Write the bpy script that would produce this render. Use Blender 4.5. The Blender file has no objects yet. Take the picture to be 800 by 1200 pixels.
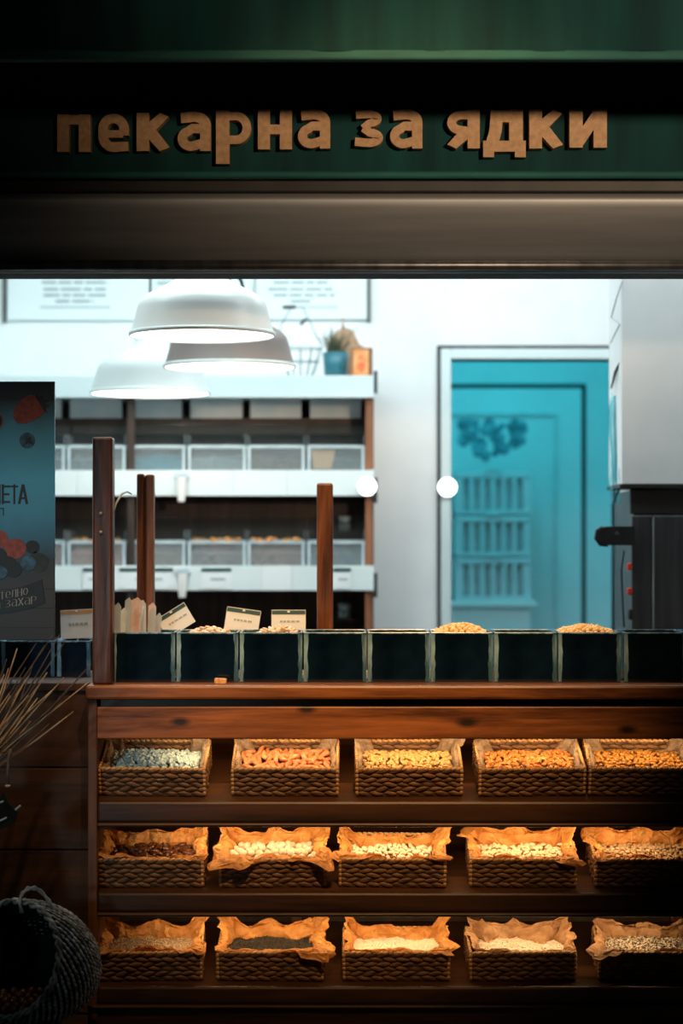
import bpy, bmesh, math, random
from mathutils import Vector, Matrix, Euler, noise

S = bpy.context.scene
COL = S.collection
R = math.radians
random.seed(7)

# ------------------------------------------------------------------ camera, world, exposure, large lights
CAM_Y, CAM_Z, F, HY = -6.0, 1.5, 2400.0, 630.0
cam_d = bpy.data.cameras.new('camera'); cam = bpy.data.objects.new('camera', cam_d); COL.objects.link(cam)
cam.location = (0, CAM_Y, CAM_Z); cam.rotation_euler = (R(90), 0, 0)
cam_d.sensor_fit = 'HORIZONTAL'; cam_d.sensor_width = 24.0; cam_d.lens = 72.0
cam_d.shift_y = (HY - 600.0) / 800.0
cam_d.dof.use_dof = True; cam_d.dof.focus_distance = 6.02; cam_d.dof.aperture_fstop = 1.7
S.camera = cam
S.view_settings.view_transform = 'Standard'; S.view_settings.look = 'None'
S.view_settings.gamma = 1.0; S.view_settings.use_curve_mapping = False
S.view_settings.exposure = 0.0
w = bpy.data.worlds.new('night'); S.world = w; w.use_nodes = True
w.node_tree.nodes['Background'].inputs[0].default_value = (0.35, 0.5, 0.45, 1)
w.node_tree.nodes['Background'].inputs[1].default_value = 0.016

def area_light(name, loc, size, size_y, power, color, target=None, rot=None, spread=180):
    d = bpy.data.lights.new(name, 'AREA'); d.shape = 'RECTANGLE'; d.size = size; d.size_y = size_y
    d.energy = power; d.color = color; d.spread = R(spread)
    o = bpy.data.objects.new(name, d); COL.objects.link(o); o.location = loc
    if target is not None:
        o.rotation_euler = (Vector(target) - Vector(loc)).to_track_quat('-Z', 'Y').to_euler()
    elif rot: o.rotation_euler = rot
    return o
def spot_light(name, loc, target, power, color, angle, blend, radius):
    d = bpy.data.lights.new(name, 'SPOT'); d.energy = power; d.color = color
    d.spot_size = R(angle); d.spot_blend = blend; d.shadow_soft_size = radius
    o = bpy.data.objects.new(name, d); COL.objects.link(o); o.location = loc
    o.rotation_euler = (Vector(target) - Vector(loc)).to_track_quat('-Z', 'Y').to_euler()
    return o
# street lamp behind and to the right of the viewer, its cone on the sign
spot_light('street_lamp_light', (3.6, -9.5, 3.05), (0.54, 0, 3.08), 3000, (1.0, 0.70, 0.46), 16.5, 1.0, 0.28)
spot_light('added_apron_light', (0.5, -4.0, 5.2), (0.10, 0, 1.42), 1650, (1.0, 0.56, 0.24), 20, 1.0, 0.08)  # second spot added to warm apron and posts, cone narrowed to dim lower rows
# unseen spot added from above, warming the dry stalks and plank counter
spot_light('added_stalk_light', (-0.75, -2.0, 3.9), (-0.85, -0.15, 1.2), 170, (1.0, 0.58, 0.28), 24, 1.0, 0.06)
# added cool spot with no seen source, on the poster and the tipped basket
spot_light('added_cool_light', (-3.4, -7.0, 1.7), (-1.05, 0, 1.05), 400, (0.62, 0.90, 1.0), 15, 1.0, 0.25)
# shop ceiling panels
area_light('shop_ceiling_light', (-0.8, 0.60, 3.12), 1.8, 0.4, 22, (0.80, 0.97, 1.0), rot=(R(14), 0, 0))
area_light('shop_ceiling_light', (-0.7, 1.95, 3.12), 2.2, 0.5, 23, (0.76, 0.96, 1.0), rot=(R(16), 0, 0))
area_light('shop_ceiling_light', (0.75, 1.95, 3.12), 0.9, 0.5, 17, (0.90, 0.98, 1.0), rot=(R(16), 0, 0))
area_light('shop_ceiling_light', (1.0, 0.50, 3.12), 0.8, 0.4, 9, (0.85, 0.97, 1.0), rot=(R(14), 0, 0))
# cyan lamp of the back room
area_light('back_room_light', (0.85, 4.0, 2.9), 0.8, 0.8, 15, (0.03, 0.62, 0.76), rot=(0, 0, 0))

# ------------------------------------------------------------------ helpers
def P(px, py, Y):
    d = Y - CAM_Y
    return Vector(((px - 400.0) * d / F, Y, CAM_Z + (HY - py) * d / F))
def PX(px, Y): return (px - 400.0) * (Y - CAM_Y) / F
def PZ(py, Y): return CAM_Z + (HY - py) * (Y - CAM_Y) / F
def PS(n, Y): return n * (Y - CAM_Y) / F

class MB:
    def __init__(self): self.v = []; self.f = []
    def add(self, vs, fs):
        n = len(self.v); self.v += [tuple(p) for p in vs]; self.f += [tuple(i + n for i in q) for q in fs]; return self
    def box(self, a, b, c=0.0, m=None):
        x0, y0, z0 = a; x1, y1, z1 = b
        if x0 > x1: x0, x1 = x1, x0
        if y0 > y1: y0, y1 = y1, y0
        if z0 > z1: z0, z1 = z1, z0
        c = min(c, (x1-x0)*.45, (y1-y0)*.45, (z1-z0)*.45)
        if c <= 0:
            vs = [(x, y, z) for z in (z0, z1) for y in (y0, y1) for x in (x0, x1)]
            fs = [(0,2,3,1), (4,5,7,6), (0,1,5,4), (2,6,7,3), (0,4,6,2), (1,3,7,5)]
        else:
            bm = bmesh.new(); bmesh.ops.create_cube(bm, size=1.0)
            for v in bm.verts:
                v.co = Vector(((x0+x1)/2 + v.co.x*(x1-x0), (y0+y1)/2 + v.co.y*(y1-y0), (z0+z1)/2 + v.co.z*(z1-z0)))
            bmesh.ops.bevel(bm, geom=bm.edges[:], offset=c, segments=2, affect='EDGES', profile=0.5)
            bm.verts.index_update()
            vs = [v.co.copy() for v in bm.verts]; fs = [[v.index for v in f.verts] for f in bm.faces]; bm.free()
        if m is not None: vs = [m @ Vector(p) for p in vs]
        return self.add(vs, fs)
    def tube(self, pts, rad, n=8, cap=True, closed=False):
        pts = [Vector(p) for p in pts]; k = len(pts)
        rad = rad if isinstance(rad, (list, tuple)) else [rad]*k
        rings = []; up = None
        for i in range(k):
            if closed: t = pts[(i+1) % k] - pts[i-1]
            else: t = pts[min(i+1, k-1)] - pts[max(i-1, 0)]
            t.normalize()
            if up is None:
                up = Vector((0, 0, 1)) if abs(t.z) < .9 else Vector((1, 0, 0))
            s = t.cross(up)
            if s.length < 1e-5: s = t.orthogonal()
            s.normalize(); up = s.cross(t).normalized()
            rings.append([pts[i] + (s*math.cos(2*math.pi*j/n) + up*math.sin(2*math.pi*j/n))*rad[i] for j in range(n)])
        vs = [p for r in rings for p in r]; fs = []
        for i in range(k if closed else k-1):
            a, b = i*n, ((i+1) % k)*n
            for j in range(n): fs.append((a+j, a+(j+1) % n, b+(j+1) % n, b+j))
        if cap and not closed:
            fs.append(tuple(reversed(range(n)))); fs.append(tuple((k-1)*n + j for j in range(n)))
        return self.add(vs, fs)
    def lathe(self, prof, n=32, c=(0, 0, 0), m=None):
        vs = []; fs = []
        for (r, z) in prof:
            for j in range(n):
                a = 2*math.pi*j/n; p = Vector((c[0] + r*math.cos(a), c[1] + r*math.sin(a), c[2] + z))
                vs.append(m @ p if m is not None else p)
        for i in range(len(prof)-1):
            for j in range(n):
                fs.append((i*n+j, i*n+(j+1) % n, (i+1)*n+(j+1) % n, (i+1)*n+j))
        return self.add(vs, fs)
    def ell(self, c, ax, ay, az, n=8, k=4):
        c, ax, ay, az = Vector(c), Vector(ax), Vector(ay), Vector(az)
        vs = [c - ax]; fs = []
        for i in range(1, k):
            t = math.pi*i/k; x = -math.cos(t); r = math.sin(t)
            for j in range(n):
                a = 2*math.pi*j/n; vs.append(c + ax*x + ay*(r*math.cos(a)) + az*(r*math.sin(a)))
        vs.append(c + ax); L = len(vs)-1
        for j in range(n):
            fs.append((0, 1+(j+1) % n, 1+j))
            fs.append((L, 1+(k-2)*n+j, 1+(k-2)*n+(j+1) % n))
            for i in range(k-2):
                fs.append((1+i*n+j, 1+i*n+(j+1) % n, 1+(i+1)*n+(j+1) % n, 1+(i+1)*n+j))
        return self.add(vs, fs)
    def prism(self, poly, y0, y1):      # poly in (x, z), extruded along y
        n = len(poly)
        vs = [(x, y0, z) for x, z in poly] + [(x, y1, z) for x, z in poly]
        fs = [tuple(range(n)), tuple(reversed(range(n, 2*n)))]
        for i in range(n): fs.append((i, i+n, (i+1) % n + n, (i+1) % n))
        return self.add(vs, fs)
    def mesh(self, name, mat, smooth=False):
        me = bpy.data.meshes.new(name); me.from_pydata([tuple(p) for p in self.v], [], self.f); me.update()
        bm = bmesh.new(); bm.from_mesh(me); bmesh.ops.recalc_face_normals(bm, faces=bm.faces[:]); bm.to_mesh(me); bm.free()
        if mat: me.materials.append(mat)
        if smooth: me.shade_smooth()
        return me
    def build(self, name, mat, parent=None, smooth=False, loc=None, angle=None):
        me = self.mesh(name, mat, smooth)
        if angle:
            me.shade_smooth(); me.set_sharp_from_angle(angle=R(angle))
        return link(name, me, parent, loc)

def link(name, me, parent=None, loc=None):
    o = bpy.data.objects.new(name, me); COL.objects.link(o)
    if parent: o.parent = parent
    if loc is not None: o.location = loc
    return o
def tag(o, label, cat, group=None):
    o['label'] = label; o['category'] = cat
    if group: o['group'] = group
    return o
def thing(name, label, cat, loc=(0, 0, 0), rot=(0, 0, 0), group=None):
    o = bpy.data.objects.new(name, None); COL.objects.link(o); o.empty_display_size = .05
    o.location = loc; o.rotation_euler = rot
    return tag(o, label, cat, group)
def struct(o): o['kind'] = 'structure'; return o
def stuff(o): o['kind'] = 'stuff'; return o

# ------------------------------------------------------------------ materials
def new_mat(name):
    m = bpy.data.materials.new(name); m.use_nodes = True
    return m, m.node_tree.nodes, m.node_tree.links, m.node_tree.nodes['Principled BSDF']
def mat(name, col, rough=.6, metal=0.0, col2=None, nscale=20, stretch=(1, 1, 1), bump=0.0, spec=.5, emit=None, estr=0, trans=0, detail=4, lo=.35, hi=.65):
    m, N, L, b = new_mat(name)
    b.inputs['Base Color'].default_value = (*col, 1); b.inputs['Roughness'].default_value = rough
    b.inputs['Metallic'].default_value = metal; b.inputs['Specular IOR Level'].default_value = spec
    if trans: b.inputs['Transmission Weight'].default_value = trans
    if emit: b.inputs['Emission Color'].default_value = (*emit, 1); b.inputs['Emission Strength'].default_value = estr
    if col2 or bump:
        tc = N.new('ShaderNodeTexCoord'); mp = N.new('ShaderNodeMapping'); nz = N.new('ShaderNodeTexNoise')
        mp.inputs['Scale'].default_value = stretch; nz.inputs['Scale'].default_value = nscale; nz.inputs['Detail'].default_value = detail
        L.new(tc.outputs['Object'], mp.inputs[0]); L.new(mp.outputs[0], nz.inputs['Vector'])
        if col2:
            rp = N.new('ShaderNodeValToRGB'); rp.color_ramp.elements[0].position = lo; rp.color_ramp.elements[1].position = hi
            rp.color_ramp.elements[0].color = (*col, 1); rp.color_ramp.elements[1].color = (*col2, 1)
            L.new(nz.outputs['Fac'], rp.inputs[0]); L.new(rp.outputs[0], b.inputs['Base Color'])
        if bump:
            bp = N.new('ShaderNodeBump'); bp.inputs['Strength'].default_value = bump; bp.inputs['Distance'].default_value = .01
            L.new(nz.outputs['Fac'], bp.inputs['Height']); L.new(bp.outputs[0], b.inputs['Normal'])
    return m
def wood(name, dark, light, axis='x', rough=.45, scale=6, knots=(), rnd=.15):
    m, N, L, b = new_mat(name)
    tc = N.new('ShaderNodeTexCoord'); mp = N.new('ShaderNodeMapping'); oi = N.new('ShaderNodeObjectInfo')
    st = {'x': (.12, 1.6, 1.6), 'z': (1.6, 1.6, .12), 'y': (1.6, .12, 1.6)}[axis]
    mp.inputs['Scale'].default_value = tuple(s*scale for s in st)
    L.new(tc.outputs['Object'], mp.inputs[0]); L.new(oi.outputs['Random'], mp.inputs['Location'])
    n1 = N.new('ShaderNodeTexNoise'); n1.inputs['Scale'].default_value = 1.6; n1.inputs['Detail'].default_value = 6; n1.inputs['Distortion'].default_value = 1.2
    n2 = N.new('ShaderNodeTexNoise'); n2.inputs['Scale'].default_value = 9; n2.inputs['Detail'].default_value = 5; n2.inputs['Roughness'].default_value = .7
    L.new(mp.outputs[0], n1.inputs['Vector']); L.new(mp.outputs[0], n2.inputs['Vector'])
    mx = N.new('ShaderNodeMath'); mx.operation = 'ADD'
    sc = N.new('ShaderNodeMath'); sc.operation = 'MULTIPLY'; sc.inputs[1].default_value = .55
    L.new(n2.outputs['Fac'], sc.inputs[0]); L.new(n1.outputs['Fac'], mx.inputs[0]); L.new(sc.outputs[0], mx.inputs[1])
    rp = N.new('ShaderNodeValToRGB'); rp.color_ramp.elements[0].position = .56; rp.color_ramp.elements[1].position = 1.0
    rp.color_ramp.elements[0].color = (*dark, 1); rp.color_ramp.elements[1].color = (*light, 1)
    L.new(mx.outputs[0], rp.inputs[0]); last = rp.outputs[0]
    for (kx, kz, rad) in knots:
        sm = N.new('ShaderNodeMapping'); sm.inputs['Location'].default_value = (-kx*.45, 0, -kz); sm.inputs['Scale'].default_value = (.45, 0, 1)
        ln = N.new('ShaderNodeVectorMath'); ln.operation = 'LENGTH'
        L.new(tc.outputs['Object'], sm.inputs[0]); L.new(sm.outputs[0], ln.inputs[0])
        mr = N.new('ShaderNodeMapRange'); mr.inputs['From Min'].default_value = rad*.35; mr.inputs['From Max'].default_value = rad
        mr.inputs['To Min'].default_value = .93; mr.inputs['To Max'].default_value = 0
        L.new(ln.outputs['Value'], mr.inputs['Value'])
        mm = N.new('ShaderNodeMixRGB'); mm.inputs[2].default_value = (.012, .006, .003, 1)
        L.new(mr.outputs[0], mm.inputs[0]); L.new(last, mm.inputs[1]); last = mm.outputs[0]
    L.new(last, b.inputs['Base Color']); b.inputs['Roughness'].default_value = rough
    bp = N.new('ShaderNodeBump'); bp.inputs['Strength'].default_value = .25; bp.inputs['Distance'].default_value = .004
    L.new(mx.outputs[0], bp.inputs['Height']); L.new(bp.outputs[0], b.inputs['Normal'])
    return m
def clear(name, tint, gloss=.12, rough=.05, milk=0.0, milkcol=(1, 1, 1)):
    m, N, L, b = new_mat(name); N.remove(b); out = [n for n in N if n.type == 'OUTPUT_MATERIAL'][0]
    t = N.new('ShaderNodeBsdfTransparent'); t.inputs[0].default_value = (*tint, 1)
    g = N.new('ShaderNodeBsdfGlossy'); g.inputs['Roughness'].default_value = rough
    mx = N.new('ShaderNodeMixShader'); mx.inputs[0].default_value = gloss
    L.new(t.outputs[0], mx.inputs[1]); L.new(g.outputs[0], mx.inputs[2]); last = mx
    if milk:
        d = N.new('ShaderNodeBsdfDiffuse'); d.inputs[0].default_value = (*milkcol, 1)
        m2 = N.new('ShaderNodeMixShader'); m2.inputs[0].default_value = milk
        L.new(mx.outputs[0], m2.inputs[1]); L.new(d.outputs[0], m2.inputs[2]); last = m2
    L.new(last.outputs[0], out.inputs[0]); return m
def paper_mat(name, col, col2, trans=.45):
    m, N, L, b = new_mat(name); out = [n for n in N if n.type == 'OUTPUT_MATERIAL'][0]
    tc = N.new('ShaderNodeTexCoord'); nz = N.new('ShaderNodeTexNoise'); nz.inputs['Scale'].default_value = 24; nz.inputs['Detail'].default_value = 5
    L.new(tc.outputs['Object'], nz.inputs['Vector'])
    n2 = N.new('ShaderNodeTexNoise'); n2.inputs['Scale'].default_value = 30; n2.inputs['Detail'].default_value = 2; L.new(tc.outputs['Object'], n2.inputs['Vector'])
    sb = N.new('ShaderNodeMath'); sb.operation = 'SUBTRACT'; sb.inputs[1].default_value = .5; ab = N.new('ShaderNodeMath'); ab.operation = 'ABSOLUTE'
    L.new(n2.outputs['Fac'], sb.inputs[0]); L.new(sb.outputs[0], ab.inputs[0])
    rp = N.new('ShaderNodeValToRGB'); rp.color_ramp.elements[0].position = .35; rp.color_ramp.elements[1].position = .65
    rp.color_ramp.elements[0].color = (*col, 1); rp.color_ramp.elements[1].color = (*col2, 1)
    L.new(nz.outputs['Fac'], rp.inputs[0]); L.new(rp.outputs[0], b.inputs['Base Color']); b.inputs['Roughness'].default_value = .5
    bp = N.new('ShaderNodeBump'); bp.inputs['Strength'].default_value = .6; bp.inputs['Distance'].default_value = .03
    L.new(ab.outputs[0], bp.inputs['Height']); L.new(bp.outputs[0], b.inputs['Normal'])
    t = N.new('ShaderNodeBsdfTranslucent'); L.new(rp.outputs[0], t.inputs[0])
    mx = N.new('ShaderNodeMixShader'); mx.inputs[0].default_value = trans
    L.new(b.outputs[0], mx.inputs[1]); L.new(t.outputs[0], mx.inputs[2]); L.new(mx.outputs[0], out.inputs[0])
    return m

M = {}
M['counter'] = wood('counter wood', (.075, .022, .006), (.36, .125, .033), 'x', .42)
M['apron'] = wood('apron wood with knots', (.085, .024, .006), (.40, .135, .034), 'x', .45,
                  knots=[(PX(211, 0), PZ(846, 0), .017), (PX(359, 0), PZ(831, 0), .017), (PX(547, 0), PZ(847, 0), .019), (PX(735, 0), PZ(855, 0), .017)])
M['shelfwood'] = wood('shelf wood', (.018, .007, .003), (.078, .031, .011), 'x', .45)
M['stile'] = wood('upright wood', (.04, .013, .005), (.17, .062, .02), 'z', .5)
M['post'] = wood('post wood', (.05, .016, .006), (.30, .10, .03), 'z', .4, scale=9)
M['post_shaded'] = wood('shaded post wood', (.022, .008, .004), (.15, .048, .016), 'z', .35, scale=9)  # darker copy of the post wood, shade put into its colour
M['plank'] = wood('dark plank wood', (.014, .006, .003), (.062, .024, .010), 'x', .8)
M['black_wood'] = wood('stained back board', (.012, .007, .005), (.05, .026, .015), 'z', .6)
M['brown_back'] = wood('brown back board', (.022, .013, .009), (.075, .043, .028), 'z', .5)
M['reddish'] = wood('reddish upright wood', (.12, .04, .015), (.38, .15, .07), 'z', .5)
M['wall'] = mat('white plaster', (.80, .82, .82), .8, col2=(.86, .87, .87), nscale=5, bump=.06)
M['white'] = mat('white laminate', (.70, .79, .79), .5, col2=(.66, .76, .76), nscale=3)
M['facade'] = mat('dark facade render', (.02, .022, .02), .85, col2=(.032, .034, .03), nscale=12, bump=.2)
M['pavement'] = mat('pavement', (.06, .058, .055), .85, col2=(.10, .095, .09), nscale=9, bump=.2)
M['tilefloor'] = mat('shop floor', (.25, .24, .23), .5, col2=(.3, .29, .28), nscale=3)
M['green'] = mat('green awning cloth', (.002, .024, .026), .8, col2=(.005, .058, .058), nscale=3.2, stretch=(3, 1, .3), bump=.15, spec=.2, lo=.3, hi=.72)
M['green_trim'] = mat('green enamel trim', (.006, .08, .075), .75, col2=(.010, .12, .105), nscale=6, stretch=(1, 1, 5))
M['darkmetal'] = mat('dark metal', (.012, .013, .013), .5, metal=.3, col2=(.022, .022, .02), nscale=9)
M['gold'] = mat('gold lettering', (.42, .25, .12), .6, col2=(.56, .34, .17), nscale=60, bump=.15)
M['steel'] = mat('brushed steel', (.30, .32, .33), .5, metal=.6, col2=(.36, .38, .39), nscale=14, stretch=(.15, 1, 3))
M['steel_dark'] = mat('oven steel', (.10, .105, .11), .38, metal=.8, col2=(.17, .175, .18), nscale=8, stretch=(3, 3, .3))
M['lamp_white'] = mat('white lamp enamel', (.80, .80, .77), .35, col2=(.84, .84, .81), nscale=2)
M['lamp_taupe'] = mat('taupe lamp enamel', (.21, .168, .152), .45, col2=(.24, .19, .17), nscale=2)
M['lamp_grey'] = mat('pale grey lamp enamel', (.60, .64, .63), .4, col2=(.64, .68, .67), nscale=2)
M['glow'] = mat('lit lamp inside', (.9, .9, .88), .5, emit=(1, .98, .95), estr=2.2)
M['bulb'] = mat('lamp bulb', (1, 1, 1), .5, emit=(1, .97, .92), estr=12)
M['reflection_glow'] = mat('small white globe', (1, 1, 1), .4, emit=(.93, 1, 1), estr=4)  # glow for the discs that stand in for reflections
M['black'] = mat('black plastic', (.012, .012, .012), .45, col2=(.02, .02, .02), nscale=30)
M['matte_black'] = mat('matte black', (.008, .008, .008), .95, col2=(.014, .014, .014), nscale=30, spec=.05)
M['red'] = mat('red plastic', (.65, .03, .015), .35, col2=(.75, .05, .02), nscale=30)
M['bin_dark'] = mat('dark smoked acrylic', (.0012, .005, .012), .10, col2=(.004, .015, .032), nscale=9, spec=.5, detail=6)
M['bin_edge_glint'] = mat('acrylic edge with painted glints', (.035, .11, .16), .22, col2=(.30, .52, .66), nscale=22, stretch=(2, 2, .5), detail=5, lo=.42, hi=.7)  # pale streaks paint highlights into the acrylic edges
M['acrylic'] = clear('clear acrylic', (.90, .96, .97), .16, .08, .10, (.85, .93, .95))
M['lid'] = clear('clear bin lid', (.86, .90, .90), .07, .1, .02, (.8, .85, .85))
M['frosted'] = mat('frosted plastic', (.62, .78, .84), .35, col2=(.80, .88, .90), nscale=7)
M['acrylic_rim'] = mat('acrylic rim', (.40, .50, .54), .25, col2=(.56, .66, .69), nscale=20)
M['film'] = clear('glossy cyan plastic film', (.35, .80, .86), .35, .12, .25, (.1, .55, .65))
M['wicker'] = mat('woven water hyacinth', (.070, .029, .010), .6, col2=(.20, .095, .033), nscale=28, stretch=(1, 1, 2), bump=.4)
M['wicker_core'] = mat('wicker core', (.05, .026, .011), .8, col2=(.08, .04, .018), nscale=40)
M['wicker_rim'] = mat('wicker rim cord', (.36, .19, .07), .6, col2=(.56, .34, .15), nscale=40, bump=.3)
M['wicker_grey'] = mat('dark grey wicker', (.05, .055, .055), .5, col2=(.40, .42, .41), nscale=30, bump=.3)
M['paper_o'] = paper_mat('brown parchment', (.60, .24, .05), (.80, .40, .12), .3)
M['paper_p'] = paper_mat('pale parchment', (.34, .23, .14), (.48, .36, .25), .4)
M['paper_b'] = paper_mat('dull brown parchment', (.38, .20, .09), (.58, .34, .17), .3)
M['card'] = mat('price card', (.74, .80, .80), .6, col2=(.80, .85, .85), nscale=10)
M['card_head'] = mat('price card header', (.01, .06, .06), .6, col2=(.015, .08, .08), nscale=30)
M['ink'] = mat('grey ink', (.32, .36, .37), .7, col2=(.40, .44, .45), nscale=80)
M['board'] = mat('printed board', (.74, .80, .80), .6, col2=(.78, .83, .83), nscale=3)
M['board_frame'] = mat('board frame', (.06, .07, .07), .5, col2=(.09, .10, .10), nscale=30)
M['straw'] = mat('dry straw', (.30, .16, .07), .6, col2=(.58, .40, .22), nscale=18, bump=.2)
M['straw_dark'] = mat('dark dry twig', (.06, .04, .03), .7, col2=(.14, .10, .07), nscale=22, bump=.2)
M['terracotta'] = mat('dark vase clay', (.03, .022, .018), .6, col2=(.05, .035, .028), nscale=12)
M['teal_pot'] = mat('teal pot', (.02, .13, .17), .4, col2=(.03, .17, .21), nscale=10)
M['leaf'] = mat('plant leaf', (.05, .07, .035), .6, col2=(.12, .10, .05), nscale=20)
M['jute'] = mat('brown sacking', (.28, .16, .09), .8, col2=(.42, .26, .16), nscale=30, bump=.4)
M['wire'] = mat('dark wire', (.05, .09, .10), .4, metal=.6, col2=(.07, .11, .12), nscale=30)
M['crate'] = mat('plastic crate', (.52, .58, .60), .5, col2=(.60, .66, .68), nscale=12)
M['cratein'] = mat('pale crate interior', (.36, .40, .42), .6, col2=(.46, .50, .52), nscale=22)
M['doorpaint'] = mat('painted door', (.66, .70, .71), .5, col2=(.72, .75, .76), nscale=4)
M['gap'] = mat('dark rubber seal', (.02, .025, .028), .7, col2=(.03, .035, .04), nscale=20)
M['led'] = mat('aluminium profile', (.5, .5, .5), .4, metal=.8, col2=(.55, .55, .55), nscale=20)

def wb(mb, name, mt, parent=None, **k):          # build from world coordinates under an unrotated thing
    r = parent
    while r is not None and r.parent is not None: r = r.parent
    if r is not None:
        l = r.location; mb.v = [(p[0]-l.x, p[1]-l.y, p[2]-l.z) for p in mb.v]
        return mb.build(name, mt, parent, **k)
    # top-level mesh: origin at its base centre
    xs = [p[0] for p in mb.v]; ys = [p[1] for p in mb.v]; zs = [p[2] for p in mb.v]
    c = ((min(xs)+max(xs))/2, (min(ys)+max(ys))/2, min(zs))
    mb.v = [(p[0]-c[0], p[1]-c[1], p[2]-c[2]) for p in mb.v]
    return mb.build(name, mt, None, loc=c, **k)
def copy_tree(o, parent=None):
    c = o.copy(); COL.objects.link(c); c.parent = parent
    for ch in list(o.children): copy_tree(ch, c)
    return c
def arc(cx, cz, rx, rz, a0, a1, n=14):
    return [(cx+rx*math.cos(R(a0+(a1-a0)*k/n)), cz+rz*math.sin(R(a0+(a1-a0)*k/n))) for k in range(n+1)]
def glyph(ch, T):                 # strokes (centre line, width) in a 1 x 1 box; T = stem width
    h = T/2; q = T*.80; e = q/2; top, bot = 1-e, e; Rr, L = 1-h, h
    if ch == 'п': return [([(L, 0), (L, 1)], T), ([(Rr, 0), (Rr, 1)], T), ([(L, top), (Rr, top)], q)]
    if ch == 'е': return [([(L, .47), (Rr-.02, .47)], q*.8), ([(Rr, .43)] + arc(.5, .60, .5-h, .40-e, 10, 172) + [(L, .5)] + arc(.5, .42, .5-h, .42-e, 188, 275) + [(.95, bot+.02)], q*1.04)]
    if ch == 'к': return [([(L, 0), (L, 1)], T), ([(L, .42), (1-h*1.15, 1.0)], T*.95), ([(L+.1, .62), (1-h*1.1, 0)], T*1.0)]
    if ch == 'а': return [([(.14, top-.03)] + arc(.50, .66, .5-h, .34-e, 110, 0) + [(Rr, 0)], q*1.04), ([(Rr, .56), (.45, .56)] + arc(.42, .31, .42-h, .31-e+.02, 110, 290, 18) + [(.62, bot+.02), (Rr, .22)], q*.92)]
    if ch == 'р': return [([(L, 0), (L, 1)], T), ([(L, .93-e*.3)] + arc(.52, .67, .48-h, .33-e*.75, 100, -100, 20) + [(L, .40+e*.3)], q*.8)]
    if ch == 'н': return [([(L, 0), (L, 1)], T), ([(Rr, 0), (Rr, 1)], T), ([(L, .5), (Rr, .5)], q)]
    if ch == 'з': return [([(.06, top-.02)] + arc(.46, .745, .5-h, .255-e, 95, -80) + [(.30, .50)], q*.95), ([(.30, .52)] + arc(.47, .27, .53-h, .27-e, 80, -95) + [(.02, bot+.03)], q)]
    if ch == 'я': return [([(Rr, 0), (Rr, 1)], T), ([(Rr, top)] + arc(.48, .66, .48-h, .34-e, 95, 265, 18) + [(Rr, .34+e*.6)], q*.92), ([(.62, .42), (h*1.0, 0)], T*1.0)]
    if ch == 'д': return [([(.33, .98), (.29, .55), (.20, .26)], T*.82), ([(.77, 1), (.77, .24)], T*.9), ([(.26, top), (.80, top)], q), ([(.0, .20+.03), (1, .20+.03)], q*.9), ([(T*.36, .24), (T*.36, 0)], T*.72), ([(1-T*.36, .24), (1-T*.36, 0)], T*.72)]
    if ch == 'и': return [([(L, 0), (L, 1)], T), ([(Rr, 0), (Rr, 1)], T), ([(L+.02, .06), (Rr-.02, .94)], T*.85)]
    if ch == 'т' or ch == 'Т': return [([(.5, 0), (.5, 1)], T), ([(0, top), (1, top)], q)]
    if ch == 'л': return [([(.04, bot), (.20, .12), (.28, 1)], T*.8), ([(Rr, 0), (Rr, 1)], T), ([(.24, top), (Rr, top)], q)]
    if ch == 'о': return [(arc(.5, .5, .5-h, .5-e, 0, 360, 26), q)]
    if ch == 'х': return [([(h, 0), (1-h, 1)], T), ([(h, 1), (1-h, 0)], T)]
    if ch == 'Е': return [([(L, 0), (L, 1)], T), ([(L, top), (1, top)], q), ([(L, bot), (1, bot)], q), ([(L, .5), (.9, .5)], q)]
    if ch == 'А': return [([(h*.8, 0), (.5, 1)], T), ([(1-h*.8, 0), (.5, 1)], T), ([(.22, .30), (.78, .30)], q*.8)]
    if ch == 'Н': return [([(L, 0), (L, 1)], T), ([(Rr, 0), (Rr, 1)], T), ([(L, .5), (Rr, .5)], q)]
    return []
def text_fit(mb, s, x0, x1, z0, z1, y0, y1, weight=.30):   # raised or printed lettering facing -y, scaled into a box
    n = len(s); adv = {' ': .55}; ws = [adv.get(c, 1.0) for c in s]; gap = .16; tot = sum(ws)+gap*(n-1); x = 0
    W, H = (x1-x0)/tot, z1-z0
    for c, w_ in zip(s, ws):
        for k, (line, wd) in enumerate(glyph(c, weight)):
            pts = [Vector((p[0]*W, p[1]*H)) for p in line]; m = len(pts); a = []; b2 = []
            for i in range(m):
                t = (pts[min(i+1, m-1)]-pts[max(i-1, 0)]).normalized(); nn = Vector((-t.y, t.x))
                # horizontal strokes measured against the letter height, stems against its width
                a.append(pts[i]+nn*wd*.5*W); b2.append(pts[i]-nn*wd*.5*W)
            off = (y1-y0)*.012*k; ox = x0+x*W
            for i in range(m-1):
                q4 = [a[i], a[i+1], b2[i+1], b2[i]]
                vs = [(ox+min(max(p.x, 0), W), y0+off, z0+min(max(p.y, 0), H)) for p in q4] + [(ox+min(max(p.x, 0), W), y1, z0+min(max(p.y, 0), H)) for p in q4]
                mb.add(vs, [(0, 1, 2, 3), (7, 6, 5, 4), (0, 4, 5, 1), (1, 5, 6, 2), (2, 6, 7, 3), (3, 7, 4, 0)])
        x += w_+gap
    return mb

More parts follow.
